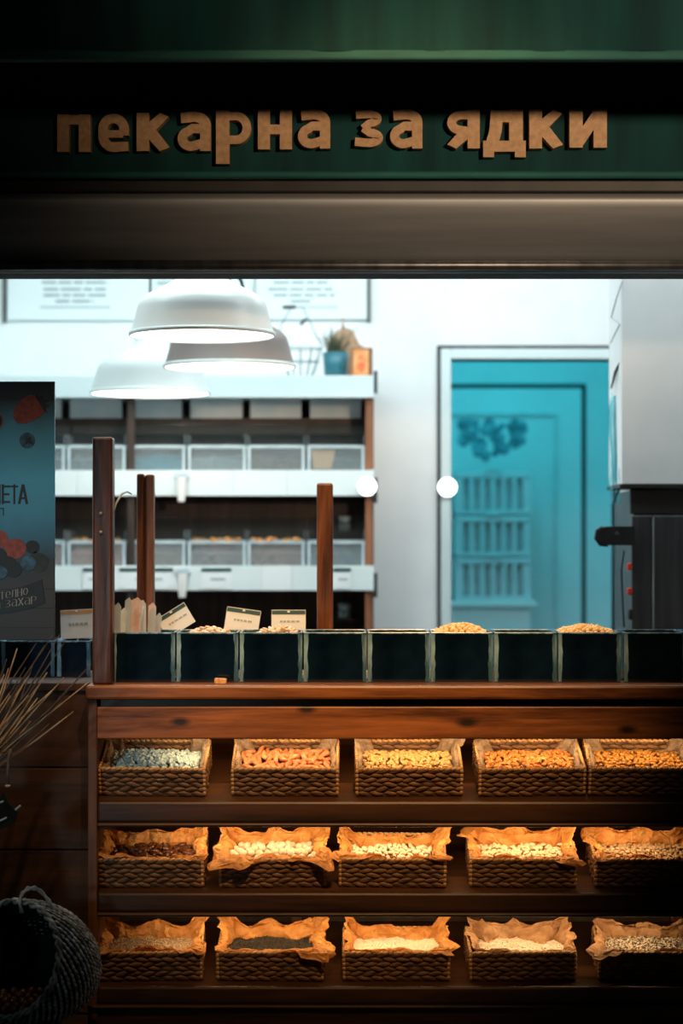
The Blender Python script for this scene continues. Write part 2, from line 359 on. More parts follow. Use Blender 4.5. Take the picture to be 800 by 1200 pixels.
# ------------------------------------------------------------------ the setting
XL, XR, YB, ZC = -2.3, 1.75, 3.1, 3.2      # shop interior
OPT = PZ(320, 0)                          # top of the shop opening
o = struct(wb(MB().box((-4, -7.5, -.1), (4, -.02, 0)), 'floor_street', M['pavement']))
o = struct(wb(MB().box((XL-.2, -.02, -.1), (XR+.2, YB+2.6, 0)), 'floor_shop', M['tilefloor']))
o = struct(wb(MB().box((XL-.1, -.02+.16, ZC), (XR+.1, YB+2.6, ZC+.1)), 'ceiling', M['wall']))
o = struct(wb(MB().box((XL-.1, .14, 0), (XL, YB+2.6, ZC)), 'wall_left', M['wall']))
o = struct(wb(MB().box((XR, .14, 0), (XR+.1, YB+2.6, ZC)), 'wall_right', M['wall']))
DX0, DX1, DZ = PX(528, YB), PX(721, YB), PZ(421, YB)      # opening to the back room
b = MB().box((XL, YB, 0), (DX0, YB+.14, ZC)).box((DX1, YB, 0), (XR, YB+.14, ZC)).box((DX0, YB, DZ), (DX1, YB+.14, ZC))
struct(wb(b, 'wall_back', M['wall']))
fw, g = PS(12, YB), PS(4, YB)
b = MB().box((DX0-fw, YB-.02, 0), (DX0, YB+.14, DZ+fw), .004).box((DX1, YB-.02, 0), (DX1+fw*.6, YB+.14, DZ+fw), .004).box((DX0, YB-.02, DZ), (DX1, YB+.14, DZ+fw), .004)
tr = struct(wb(b, 'trim_1', M['white']))
b = MB().box((DX0-fw-g, YB-.012, 0), (DX0-fw, YB, DZ+fw+g)).box((DX0-fw, YB-.012, DZ+fw), (DX1+fw, YB, DZ+fw+g))
struct(wb(b, 'trim_2', M['gap']))
# facade around the opening
b = MB().box((-4, .02, OPT), (4, .14, 4.2)).box((-4, .02, 0), (-1.625, .14, OPT)).box((1.72, .02, 0), (4, .14, OPT))
struct(wb(b, 'wall_front', M['facade']))
# back room
YF = 5.0
b = MB().box((DX0-.45, YF, 0), (XR, YF+.1, ZC)); struct(wb(b, 'wall_back_room', M['doorpaint']))
b = MB().box((DX0-.5, YB+.14, 0), (DX0-.4, YF, ZC)); struct(wb(b, 'wall_back_room_left', M['wall']))

# back-room door with its panel
dx1, dz1 = PX(680, YF), PZ(456, YF)
dx0 = DX0-.30
d1 = bpy.data.objects.new('door_1', None); COL.objects.link(d1); d1.location = ((dx0+dx1)/2, YF, 0); struct(d1)
gp = PS(6, YF)
wb(MB().box((dx0, YF-.008, 0), (dx1+gp, YF+.0, dz1+gp)), 'door_seal', M['gap'], d1)
wb(MB().box((dx0, YF-.045, .01), (dx1, YF-.009, dz1), .004), 'door_leaf', M['doorpaint'], d1)
px1, pz1 = PX(648, YF), PZ(488, YF); t_ = PS(4, YF)
b = MB()
b.box((px1, YF-.062, .3), (px1+t_, YF-.045, pz1+t_), .003).box((dx0+.08, YF-.062, pz1), (px1, YF-.045, pz1+t_), .003)
wb(b, 'panel_moulding', M['crate'], d1)
# berry cluster sticker on the door
b = MB(); rs = random.Random(4)
for i in range(60):
    px = rs.uniform(539, 612); py = 493 + rs.random()*46*(1-abs(px-574)/75)
    c = P(px, py, YF-.047); rr = PS(rs.uniform(3.5, 8), YF)
    b.ell(c, (rr, 0, 0), (0, .004, 0), (0, 0, rr), 8, 4)
wb(b, 'berry_sticker', mat('berry print', (.05, .14, .18), .6, col2=(.22, .42, .48), nscale=18), d1, smooth=True)
# crates by the door, on a low white chest
YC = YF-.40
ch = thing('low_chest', 'low white chest carrying stacked crates by the back room door', 'chest', (PX(577, YC), YC+.15, 0))
zc0 = PZ(704, YC)
wb(MB().box((DX0-.1, YC-.02, 0), (PX(622, YC), YC+.3, zc0-.03), .006), 'body', M['doorpaint'], ch)
wb(MB().box((DX0-.12, YC-.05, zc0-.03), (PX(628, YC), YC+.3, zc0), .004), 'lid', M['white'], ch)
czs = [zc0, PZ(652, YC), PZ(603, YC)]; cz_top = [PZ(654, YC), PZ(605, YC), PZ(553, YC)]
cn = ['lowest', 'middle', 'topmost']
for i in range(3):
    z0, z1 = czs[i], cz_top[i]; x0, x1 = PX(533, YC), PX(622, YC)
    cr = thing('slotted_crate', f'{cn[i]} of three slotted plastic crates stacked by the back room door', 'crate', ((x0+x1)/2, YC+.12, z0))
    t = .012
    wb(MB().box((x0, YC, z0), (x1, YC+.25, z0+t)).box((x0, YC+.25-t, z0), (x1, YC+.25, z1)).box((x0+t*2, YC+.022, z0+t), (x1-t*2, YC+.2, z1-t*3)), 'tray', M['cratein'], cr)  # pale inner block added behind the slats to lighten the shaded slots
    wb(MB().box((x0, YC, z0), (x0+t*2, YC+.25-t, z1-t), .003), 'side_panel', M['crate'], cr)
    wb(MB().box((x1-t*2, YC, z0), (x1, YC+.25-t, z1-t), .003), 'side_panel', M['crate'], cr)
    wb(MB().box((x0, YC-.004, z1-t*2.6), (x1, YC+t, z1), .004), 'top_rail', M['crate'], cr)
    wb(MB().box((x0, YC-.004, z0), (x1, YC+t, z0+t*2), .004), 'bottom_rail', M['crate'], cr)
    for k in range(7):
        x = x0+.03+(x1-x0-.06)*k/6
        wb(MB().box((x-.011, YC, z0+t*2), (x+.011, YC+t*.8, z1-t*2.6), .003), 'slat', M['crate'], cr)
    wb(MB().tube([((x0+x1)/2-.045, YC-.004, z1-.016), ((x0+x1)/2-.03, YC-.008, z1+.012), ((x0+x1)/2+.03, YC-.008, z1+.012), ((x0+x1)/2+.045, YC-.004, z1-.016)], .006, 6), 'handle', M['crate'], cr)

# ------------------------------------------------------------------ awning, sign, shutter housing
YV = -.70; zv = PZ(65, YV)
aw = thing('awning_cassette', 'dark green cloth awning box jutting out over the sign', 'awning', (0, YV+.3, zv))
b = MB(); nx = 120; rows = 10; vs = []; fs = []
for j in range(rows+1):
    for i in range(nx+1):
        x = -2.6+5.2*i/nx; z = zv+.01+.62*j/rows
        y = YV - .012*math.sin(x*9+1)*(.3+.7*j/rows) - .008*math.sin(x*23+2.1) - .006*noise.noise((x*4, z*3, 0))
        vs.append((x, y, z))
for j in range(rows):
    for i in range(nx): a = j*(nx+1)+i; fs.append((a, a+1, a+nx+2, a+nx+1))
b.add(vs, fs); n0 = len(vs); b.add([(v[0], v[1]+.02, v[2]) for v in vs], [tuple(reversed(f)) for f in fs])
wb(b, 'cloth_front', M['green'], aw, smooth=True)
wb(MB().box((-2.6, YV-.006, zv-.012), (2.6, YV+.03, zv+.014), .006), 'front_rail', M['green_trim'], aw)
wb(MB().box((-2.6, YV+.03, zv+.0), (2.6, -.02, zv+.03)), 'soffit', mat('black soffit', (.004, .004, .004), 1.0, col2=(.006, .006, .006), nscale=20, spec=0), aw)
wb(MB().box((-2.6, YV+.03, zv+.03), (-2.57, -.02, zv+.6)), 'end_plate', M['darkmetal'], aw)
wb(MB().box((2.57, YV+.03, zv+.03), (2.6, -.02, zv+.6)), 'end_plate', M['darkmetal'], aw)

YS = -.06
sg = thing('shop_sign', 'dark green shop sign with raised golden Cyrillic lettering', 'sign', (0, YS+.05, PZ(214, YS)))
wb(MB().box((-2.5, YS, PZ(206, YS)), (2.5, YS+.06, zv-.004)), 'sign_board', M['green'], sg)
wb(MB().tube([(-2.5, YS-.012, PZ(205, YS-.012)), (2.5, YS-.012, PZ(205, YS-.012))], .012, 12), 'bottom_trim', M['green_trim'], sg, smooth=True)
LET = [('п', 67, 106, 134, 178), ('е', 114, 152, 132, 179), ('к', 160, 201, 132, 177), ('а', 206, 248, 130, 177), ('р', 253, 297, 129, 192), ('н', 302, 342, 128, 175), ('а', 347, 388, 127, 174),
       ('з', 415, 450, 127, 174), ('а', 455, 496, 127, 174), ('я', 522, 562, 128, 174), ('д', 566, 616, 128, 184), ('к', 620, 662, 128, 174), ('и', 667, 711, 127, 173)]
YT = YS-.035
for (s, a, c, t, d) in LET:
    b = text_fit(MB(), s, PX(a, YT), PX(c, YT), PZ(d, YT), PZ(t, YT), YT, YS, .355)
    wb(b, 'letter', M['gold'], sg)

# ledge and roller-shutter housing
lg = wb(MB().box((-2.5, -.14, PZ(225, -.14)), (2.5, .02, PZ(211, -.14)), .004), 'sign_ledge', M['darkmetal'])
tag(lg, 'thin dark metal ledge directly under the green sign', 'ledge')
sh = thing('shutter_housing', 'brushed steel roller shutter housing under the sign', 'shutter box', (0, -.05, OPT))
zt, zb2 = PZ(225, -.12), PZ(305, -.06)
prof = []
for i in range(13):
    t = i/12; a = t*math.pi*.5
    prof.append((-.150 + .115*t**1.6 + (.04*(1-t*8)**2 if t < .125 else 0), zt + (zb2-zt)*t))
b = MB(); vs = [(x, y, z) for x in (-2.5, 2.5) for (y, z) in prof]; n = len(prof)
b.add(vs, [(i, i+1, n+i+1, n+i) for i in range(n-1)])
b.add([(-2.5, -.02, zb2), (2.5, -.02, zb2), (-2.5, -.035, zb2), (2.5, -.035, zb2)], [(0, 1, 3, 2)])
wb(b, 'curved_cover', M['steel'], sh, smooth=True)
wb(MB().tube([(-2.5, -.050, PZ(311, -.05)), (2.5, -.050, PZ(311, -.05))], .016, 14), 'bottom_bar', M['steel_dark'], sh, smooth=True)
wb(MB().box((-2.5, -.03, OPT), (2.5, .018, zb2), .003), 'shutter_rail', M['darkmetal'], sh)

# ------------------------------------------------------------------ counter with three sloping shelves
CX0, CX1 = PX(103, 0), 1.70
zt = PZ(803, -.02)
ct = thing('display_counter', 'warm brown wooden display counter with three sloping shelves', 'counter', (0, 0, 0))
wb(MB().box((PX(100, -.02), -.02, zt-PS(17, -.02)), (CX1, .68, zt), .008), 'countertop', M['counter'], ct)
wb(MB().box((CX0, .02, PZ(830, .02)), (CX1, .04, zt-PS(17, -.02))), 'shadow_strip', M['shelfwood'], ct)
wb(MB().box((PX(113, 0), 0, PZ(866, 0)), (CX1, .025, PZ(828, 0)), .004), 'apron', M['apron'], ct)
wb(MB().box((CX0, -.004, 0), (PX(114, 0), .05, zt-PS(17, -.02)), .003), 'upright', M['stile'], ct)
wb(MB().box((CX0, .05, 0), (CX0+.025, .68, zt-PS(17, -.02))), 'side_panel', M['stile'], ct)
wb(MB().box((CX1-.03, 0, 0), (CX1, .68, zt-PS(17, -.02))), 'side_panel', M['stile'], ct)
wb(MB().box((CX0+.025, .60, 0), (CX1-.03, .62, zt-PS(17, -.02))), 'back_panel', M['black_wood'], ct)
for px in (346, 560, 800, 1010):
    wb(MB().box((PX(px-6, .4), .52, .05), (PX(px+6, .4), .56, zt-.05), .003), 'rear_batten', M['stile'], ct)
ROWS = [(939, 964, R(19)), (1046, 1069, R(14)), (1156, 1177, R(11))]
SHELF = []
for i, (a, c, tilt) in enumerate(ROWS):
    z1, z0 = PZ(a, 0), PZ(c, 0)
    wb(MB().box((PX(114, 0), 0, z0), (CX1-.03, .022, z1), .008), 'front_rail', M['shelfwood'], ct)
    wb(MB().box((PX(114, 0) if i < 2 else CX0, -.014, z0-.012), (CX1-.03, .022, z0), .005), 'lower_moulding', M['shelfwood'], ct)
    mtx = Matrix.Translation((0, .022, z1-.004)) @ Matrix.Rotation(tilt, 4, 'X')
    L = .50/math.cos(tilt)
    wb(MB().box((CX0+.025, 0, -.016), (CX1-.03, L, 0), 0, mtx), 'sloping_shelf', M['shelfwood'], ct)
    SHELF.append((mtx, tilt))
wb(MB().box((CX0, .0, 0), (CX1, .03, PZ(1181, 0)), .003), 'plinth', M['shelfwood'], ct)
# warm light strips under the apron and under the first two shelves
for i, pz in enumerate((861, 962, 1068)):
    z = PZ(pz, .03)
    sx0, sx1 = (PX(200, 0), 1.05) if i == 0 else (PX(190, 0), .95)
    wb(MB().box((sx0, .068, z), (sx1, .088, z+.006), .002), 'light_strip', M['led'], ct)
    area_light('shelf_strip_light', ((sx0+sx1)/2, .078, z-.004), sx1-sx0, .012, (3.6, 3.1, 2.7)[i], (1.0, .64, .32), rot=(R(52 if i == 0 else 38), 0, 0))

# left counter section: plank front, set back
lc = thing('plank_counter', 'dark plank clad counter front beside the lit display counter', 'counter', (0, 0, 0))
YP = .12; zlt = PZ(800, YP)
pl = [0.0]; z = zlt-.02
ph = .26
zz = zlt-.025; k = 0
while zz > 0.01:
    z0 = max(0, zz-(.245 if k else .23))
    wb(MB().box((PX(-34, 0)+.002, YP-.004*(k % 2), z0+.003), (CX0-.002, YP+.022, zz-.001), .003), 'plank', M['plank'], lc); zz = z0; k += 1
wb(MB().box((PX(-34, 0)+.002, YP-.012, zlt-.025), (CX0-.002, .68, zlt), .004), 'countertop', M['plank'], lc)
wb(MB().box((PX(-34, 0)+.002, YP+.022, 0), (CX0-.002, YP+.04, zlt-.025)), 'backing', M['black_wood'], lc)

# ------------------------------------------------------------------ posts on the counter
def post(label, px0, px1, pytop, Y, dep, split=False, mt='post'):
    x0, x1 = PX(px0, Y), PX(px1, Y); z1 = PZ(pytop, Y)
    t = thing('wooden_post', label, 'post', ((x0+x1)/2, Y+dep/2, zt))
    if split:
        xm = x0+(x1-x0)*.48
        wb(MB().box((x0, Y, zt), (xm-.002, Y+dep, z1), .006), 'stave', M['post'], t)
        wb(MB().box((xm+.002, Y, zt), (x1, Y+dep, z1-.002), .006), 'stave', M['post'], t)
        wb(MB().box((x0+.006, Y+.012, zt), (x1-.006, Y+dep-.008, z1-.008)), 'core', M['stile'], t)
    else:
        wb(MB().box((x0, Y, zt), (x1, Y+dep, z1), .007), 'shaft', M[mt], t)
    return t
p1 = post('tall shaded wooden post at the end of the counter, with bolts', 108, 132, 512, .0, .06, mt='post_shaded')
for py in (602, 624):
    c = P(118, py, -.003); m = Matrix.Translation(c) @ Matrix.Rotation(R(90), 4, 'X')
    wb(MB().lathe([(0, .004), (.005, .003), (.0065, 0), (.0065, -.006)], 12, m=m), 'bolt', M['steel'], p1, smooth=True)
post('grooved wooden post made of two staves behind the bins of bags', 160, 180, 555, .56, .05, True)
post('plain wooden post behind the bins, before the shelf end', 371, 390, 566, .56, .05)
# clear plastic strap looped on the tall post
b = MB().tube([P(132, 604, .05), P(136, 590, .05), P(142, 579, .06), P(149, 576, .08), P(154, 579, .1)], [.002, .003, .0035, .003, .002], 6)
wb(b, 'plastic_strap', M['acrylic_rim'], p1, smooth=True)

# ------------------------------------------------------------------ woven shelf baskets
BW, BD, BH = .308, .20, .092
def weave_wall(length, height, seed):            # wall in local x (0..length), z (0..height), thickness about y = 0
    rs = random.Random(seed); b = MB(); rows = 6; rh = height/rows; n = max(3, round(length/.040)); L = length/n
    for r in range(rows):
        off = .5*(r % 2)
        for i in range(n+(1 if off else 0)):
            x = (i+.5-off)*L; hl = L*.60
            if off and (i == 0 or i == n): x = L*.22 if i == 0 else length-L*.22; hl = L*.3
            a = R(rs.uniform(6, 15))*(1 if r % 2 else -1)
            d = Vector((math.cos(a), rs.uniform(-.08, .08), math.sin(a)))
            up = Vector((-math.sin(a), 0, math.cos(a)))
            b.ell((x, rs.uniform(-.001, .001), (r+.5)*rh), d*hl, Vector((0, .0062*rs.uniform(.8, 1.15), 0)), up*rh*.60, 7, 5)
    return b
def rim_cord(pts, rad, step):
    b = MB()
    for i in range(len(pts)-1):
        a, c = Vector(pts[i]), Vector(pts[i+1]); n = max(2, round((c-a).length/step)); d = (c-a).normalized()
        s = d.cross(Vector((0, 0, 1))) if abs(d.z) < .9 else Vector((1, 0, 0)); s.normalize(); u = s.cross(d)
        for k in range(n):
            p = a+(c-a)*((k+.5)/n); dd = (d+u*.35).normalized(); uu = (u-d*.35).normalized()
            b.ell(p, dd*step*.75, s*rad, uu*rad, 6, 4)
    return b
WALLS = {}
def make_basket(label):
    t = thing('woven_basket', label, 'basket', group=None)
    if not WALLS:
        WALLS['long'] = [weave_wall(BW, BH-.006, 1).mesh('long_wall', M['wicker'], True), weave_wall(BW, BH-.006, 2).mesh('long_wall', M['wicker'], True)]
        WALLS['short'] = weave_wall(BD, BH-.006, 3).mesh('short_wall', M['wicker'], True)
        h = BW/2
        WALLS['rim'] = rim_cord([(-h, 0, BH-.004), (h, 0, BH-.004), (h, BD, BH-.004), (-h, BD, BH-.004), (-h, 0, BH-.004)], .0052, .016).mesh('rim_cord', M['wicker_rim'], True)
        WALLS['corner'] = rim_cord([(0, 0, .004), (0, 0, BH-.006)], .0062, .013).mesh('corner_cord', M['wicker_rim'], True)
        c = MB().box((-h, -.002, .002), (h, .002, BH-.006)).box((-h, BD-.002, .002), (h, BD+.002, BH-.006)).box((-h-.002, 0, .002), (-h+.002, BD, BH-.006)).box((h-.002, 0, .002), (h+.002, BD, BH-.006)).box((-h, 0, .001), (h, BD, .006))
        WALLS['core'] = c.mesh('liner_frame', M['wicker_core'])
    h = BW/2
    for i, y in enumerate((0, BD)): link('long_wall', WALLS['long'][i], t, (-h, y, .003))
    for x in (-h, h):
        o = link('short_wall', WALLS['short'], t, (x, 0, .003)); o.rotation_euler = (0, 0, R(90))
    link('rim_cord', WALLS['rim'], t); link('frame', WALLS['core'], t)
    for x in (-h, h):
        for y in (0, BD): link('corner_cord', WALLS['corner'], t, (x, y, 0))
    return t
def interp(ctrl, s):
    c = sorted(ctrl); n = len(c)
    for i in range(n):
        a = c[i]; b_ = c[(i+1) % n]; sb = b_[0] + (4 if i == n-1 else 0)
        ss = s if s >= a[0] else s+4
        if a[0] <= ss <= sb:
            t = (ss-a[0])/max(sb-a[0], 1e-6); t = t*t*(3-2*t)
            return [a[k]+(b_[k]-a[k])*t for k in range(1, 4)]
    return list(c[0][1:4])
def perim(s, ins):
    s %= 4; k = int(s); f = s-k; x0, x1, y0, y1 = -BW/2+ins, BW/2-ins, ins, BD-ins
    c = [(x0, y0), (x1, y0), (x1, y1), (x0, y1)]; a, b_ = c[k], c[(k+1) % 4]
    return Vector((a[0]+(b_[0]-a[0])*f, a[1]+(b_[1]-a[1])*f, 0))
def normal(s):
    p = Vector((0, 0, 0)); ns = [Vector((0, -1, 0)), Vector((1, 0, 0)), Vector((0, 1, 0)), Vector((-1, 0, 0))]
    s %= 4; k = int(s); f = s-k; w = .18
    if f < w: return (ns[k]*(.5+.5*f/w) + ns[k-1]*(.5-.5*f/w)).normalized()
    if f > 1-w: return (ns[k]*(.5+.5*(1-f)/w) + ns[(k+1) % 4]*(.5-.5*(1-f)/w)).normalized()
    return ns[k]
def paper(level, ctrl, mt, seed, amp=.007):
    # ctrl rows: (s, height over the rim, outward lean of the edge, inward bulge); s 0-1 front, 1-2 right, 2-3 back, 3-4 left
    U, V = 92, 13; rj = random.Random(seed*5); vs = []; fs = []
    for i in range(U):
        s = 4*i/U; ht, out, bul = interp(ctrl, s); n = normal(s)
        jag = noise.noise((s*5.3, seed, 3.1))*.6 + noise.noise((s*13, seed, 7.7))*.4; bul *= 1+1.1*noise.noise((s*3.7, seed*2, 1.9))+.5*noise.noise((s*9.1, seed*2, 5.9))
        for j in range(V):
            v = j/(V-1)
            if v < .5:                                     # inside: from the goods up to the rim
                t = v/.5; z = level-.012+(BH+min(ht, .004)-level+.012)*t
                p = perim(s, .008) - n*(.004+bul*math.sin(math.pi*(.15+.85*t))*.9*(1-.3*t)); p.z = z
            else:                                          # above the rim
                t = (v-.5)/.5; hh = max(ht, 0)*(1+jag) if ht > 0 else ht
                p = perim(s, .008) + n*(out*(1+jag)*t**1.1 + .008*min(1, t*4) * (1 if out > 0 else .0)) - n*bul*.28*(1-t)*.5
                p.z = BH + min(ht, .004) + (hh-min(ht, .004))*math.sin(t*math.pi*.5) - (max(out, 0)*.55*t*t if ht < .02 else 0)
            q = Vector((p.x*17, p.y*17, p.z*17+seed*9))
            rg = lambda o_, f_: 1-2.6*abs(noise.noise(q*f_+Vector(o_)))
            d = Vector((noise.noise(q), noise.noise(q+Vector((31, 0, 0))), noise.noise(q+Vector((0, 47, 0)))))
            k = amp*(.30+.70*min(1, v*1.6))
            p = p + d*k*1.3 - n*k*(rg((5, 5, 5), 1.0)*.9 + rg((15, 3, 8), 2.1)*.45 + rg((1, 9, 28), 4.3)*.16) + Vector((0, 0, 1))*k*(rg((45, 3, 8), 1.6)*.35)
            p = p + Vector((rj.uniform(-1, 1), rj.uniform(-1, 1), rj.uniform(-1, 1)))*amp*.27
            vs.append(p)
    for i in range(U):
        for j in range(V-1):
            a = i*V+j; c = ((i+1) % U)*V+j
            fs += [(a, c, c+1), (a, c+1, a+1)] if rj.random() < .5 else [(a, c, a+1), (c, c+1, a+1)]
    b = MB().add(vs, fs)
    # sheet lying under the goods
    nb = len(b.v); fx = [i*V for i in range(U)]; b.v.append((0, BD/2, level-.014))
    for i in range(U): b.f.append((fx[i], nb, fx[(i+1) % U]))
    return b.build('paper_liner', mt, None)

IT = {}
def item_meshes():
    def blob(n, k, sx, sy, sz, amt, seed):
        b = MB().ell((0, 0, 0), (sx, 0, 0), (0, sy, 0), (0, 0, sz), n, k)
        b.v = [tuple(Vector(p)*(1+amt*noise.noise((p[0]*90+seed, p[1]*90, p[2]*90)))) for p in b.v]; return b
    def reg(key, bs, mt, smooth=True): IT[key] = [b.mesh(key, mt, smooth) for b in bs]
    reg('cube', [MB().box((-.0068, -.0068, -.0068), (.0068, .0068, .0068), .0016)], mat('sugared pale cube', (.46, .60, .60), .6, col2=(.56, .68, .67), nscale=90, bump=.3), False)
    st = []
    for k in range(3):
        p = [(-.024+.012*i, .006*math.sin(i*1.3+k*2), .004*math.sin(i*.9+k)) for i in range(5)]
        st.append(MB().tube(p, [.0055, .0075, .008, .0075, .005], 6))
    reg('strip', st, mat('candied papaya', (.58, .15, .045), .45, col2=(.68, .34, .17), nscale=45, bump=.2))
    reg('chunk', [blob(6, 4, .010, .007, .007, .6, k*7) for k in range(3)], mat('candied ginger', (.58, .31, .09), .45, col2=(.68, .46, .20), nscale=60, bump=.3), False)
    reg('dice', [blob(6, 4, .009, .0065, .006, .7, 3+k*5) for k in range(3)], mat('diced apricot', (.60, .16, .02), .4, col2=(.66, .31, .09), nscale=60, bump=.3), False)
    reg('raisin', [blob(7, 4, .009, .006, .0055, .8, 11+k*5) for k in range(3)], mat('golden raisin', (.30, .11, .014), .35, col2=(.50, .24, .04), nscale=60, bump=.3))
    reg('date', [blob(8, 5, .015, .0075, .0065, .5, 2+k*5) for k in range(3)], mat('dark date', (.05, .015, .007), .22, col2=(.15, .05, .018), nscale=70, bump=.5))
    reg('ball', [blob(12, 8, .0115, .0115, .0115, .05, k) for k in range(2)], mat('white coated nut', (.62, .50, .35), .45, col2=(.70, .61, .48), nscale=40))
    reg('bean', [blob(8, 5, .0095, .0065, .006, .2, k) for k in range(2)], mat('pale nut', (.80, .66, .48), .45, col2=(.40, .22, .10), nscale=25, lo=.5, hi=.62))
    reg('cashew', [MB().tube([(-.009, .003, 0), (-.004, -.001, .001), (.002, -.0015, .001), (.0085, .003, 0)], [.003, .0052, .0052, .003], 7)], mat('blanched nut', (.78, .58, .36), .5, col2=(.86, .72, .52), nscale=40))
    reg('pistachio', [blob(8, 5, .0085, .0055, .005, .2, k) for k in range(2)], mat('pistachio shell', (.38, .24, .12), .5, col2=(.66, .50, .32), nscale=40, lo=.42, hi=.6))
    reg('chickpea', [blob(8, 5, .0078, .0070, .0068, .25, k) for k in range(2)], mat('roasted chickpea', (.85, .46, .13), .5, col2=(.93, .66, .28), nscale=50))
    reg('almond', [blob(8, 5, .012, .0075, .005, .2, k) for k in range(2)], mat('peeled almond', (.72, .46, .26), .5, col2=(.80, .60, .40), nscale=50))
    reg('chestnut', [blob(8, 5, .013, .012, .010, .25, k) for k in range(2)], mat('glossy chestnut', (.045, .018, .009), .25, col2=(.12, .05, .022), nscale=40))
item_meshes()

def fill(mtx, key, name, label, cat, group, level, x0, x1, y0, y1, step, seed, mound=.012, jit=.35, flat=.5, zj=.003):
    rs = random.Random(seed); ny = max(1, int((y1-y0)/(step*.9))); nx = max(1, int((x1-x0)/step))
    for j in range(ny):
        for i in range(nx):
            x = x0+(i+.5+(.5 if j % 2 else 0)+rs.uniform(-jit, jit)*.8)*(x1-x0)/(nx+.5); y = y0+(j+.5+rs.uniform(-jit, jit)*.8)*(y1-y0)/ny
            u = (2*x-x0-x1)/(x1-x0); v = (2*y-y0-y1)/(y1-y0)
            z = level + mound*(1-u*u)*(1-v*v) + .004*noise.noise((x*25, y*25, seed)) + rs.uniform(-zj, zj)
            o = bpy.data.objects.new(name, rs.choice(IT[key])); COL.objects.link(o)
            o.matrix_world = mtx @ Matrix.Translation((x, y, z)) @ Euler((rs.uniform(-1, 1)*flat, rs.uniform(-1, 1)*flat, rs.uniform(0, 6.28))).to_matrix().to_4x4() @ Matrix.Scale(rs.uniform(.88, 1.12), 4)
            tag(o, label, cat, group)
def seeds(level, ax, az, n, mt, seed, mound=.01):     # loose seeds nobody could count
    rs = random.Random(seed); b = MB(); G = 24
    def hz(x, y):
        u = x/(BW/2); v = (y-BD/2)/(BD/2); return level+mound*(1-u*u)*(1-v*v)+.004*noise.noise((x*30, y*30, seed))
    vs = [(-BW/2+.02+(BW-.04)*i/G, .016+(BD-.03)*j/G, hz(-BW/2+.02+(BW-.04)*i/G, .016+(BD-.03)*j/G)-.001) for j in range(G+1) for i in range(G+1)]
    b.add(vs, [(j*(G+1)+i, j*(G+1)+i+1, (j+1)*(G+1)+i+1, (j+1)*(G+1)+i) for j in range(G) for i in range(G)])
    for k in range(n):
        x, y = rs.uniform(-BW/2+.02, BW/2-.02), rs.uniform(.05, BD-.012)
        a = rs.uniform(0, 6.28); e = rs.uniform(-.5, .5)
        d = Vector((math.cos(a)*math.cos(e), math.sin(a)*math.cos(e), math.sin(e))); s = d.cross(Vector((0, 0, 1))).normalized(); u = s.cross(d)
        b.ell((x, y, hz(x, y)+az*.4), d*ax, s*az, u*az, 5, 3)
    return b.build('loose_seeds', mt, None, smooth=True)

W_, O_, B_ = 'paper_p', 'paper_o', 'paper_b'
NP = -.034       # no paper showing along this stretch
def corner_ears(lh, rh, lo=.012, ro=.012, fr=NP, bl=NP):
    return [(0, -.004, .002, .003), (.06, fr, .002, .002), (.94, fr, .002, .002), (1, -.004, .002, .003), (1.25, -.012, .002, .004), (1.72, -.004, .003, .008),
            (2.0, rh, ro, .010), (2.10, rh*.7, .0, .012), (2.20, bl, -.002, .003), (2.82, bl, -.002, .003), (2.92, lh*.7, 0, .012), (3.0, lh, lo, .010), (3.3, -.004, .003, .008), (3.75, -.012, .002, .004)]
def folded(bh, rh, lh, front=.012, fl=.02, fr=.02, bo=-.012, bul=.03, ro=.035, lo=.035):
    bh *= .75; rh *= .80; lh *= .80
    return [(0, .008, fl, .008), (.12, .003, fl*.6, .004), (.35, .002, front, .003), (.75, .002, front*.6, .003), (.90, .003, fr*.6, .004), (1, .008, fr, .008), (1.45, .010, .008, .014),
            (1.80, rh*.6, ro*.5, .022), (2.0, rh, ro, .02), (2.10, bh*1.2, bo*.2, bul), (2.32, bh*.5, bo, bul*1.2), (2.5, bh*1.3, bo*.6, bul*.8), (2.68, bh*.6, bo, bul*1.25), (2.90, bh*1.1, bo*.2, bul), (3.0, lh, lo, .02), (3.2, lh*.6, lo*.5, .022), (3.55, .010, .008, .014)]
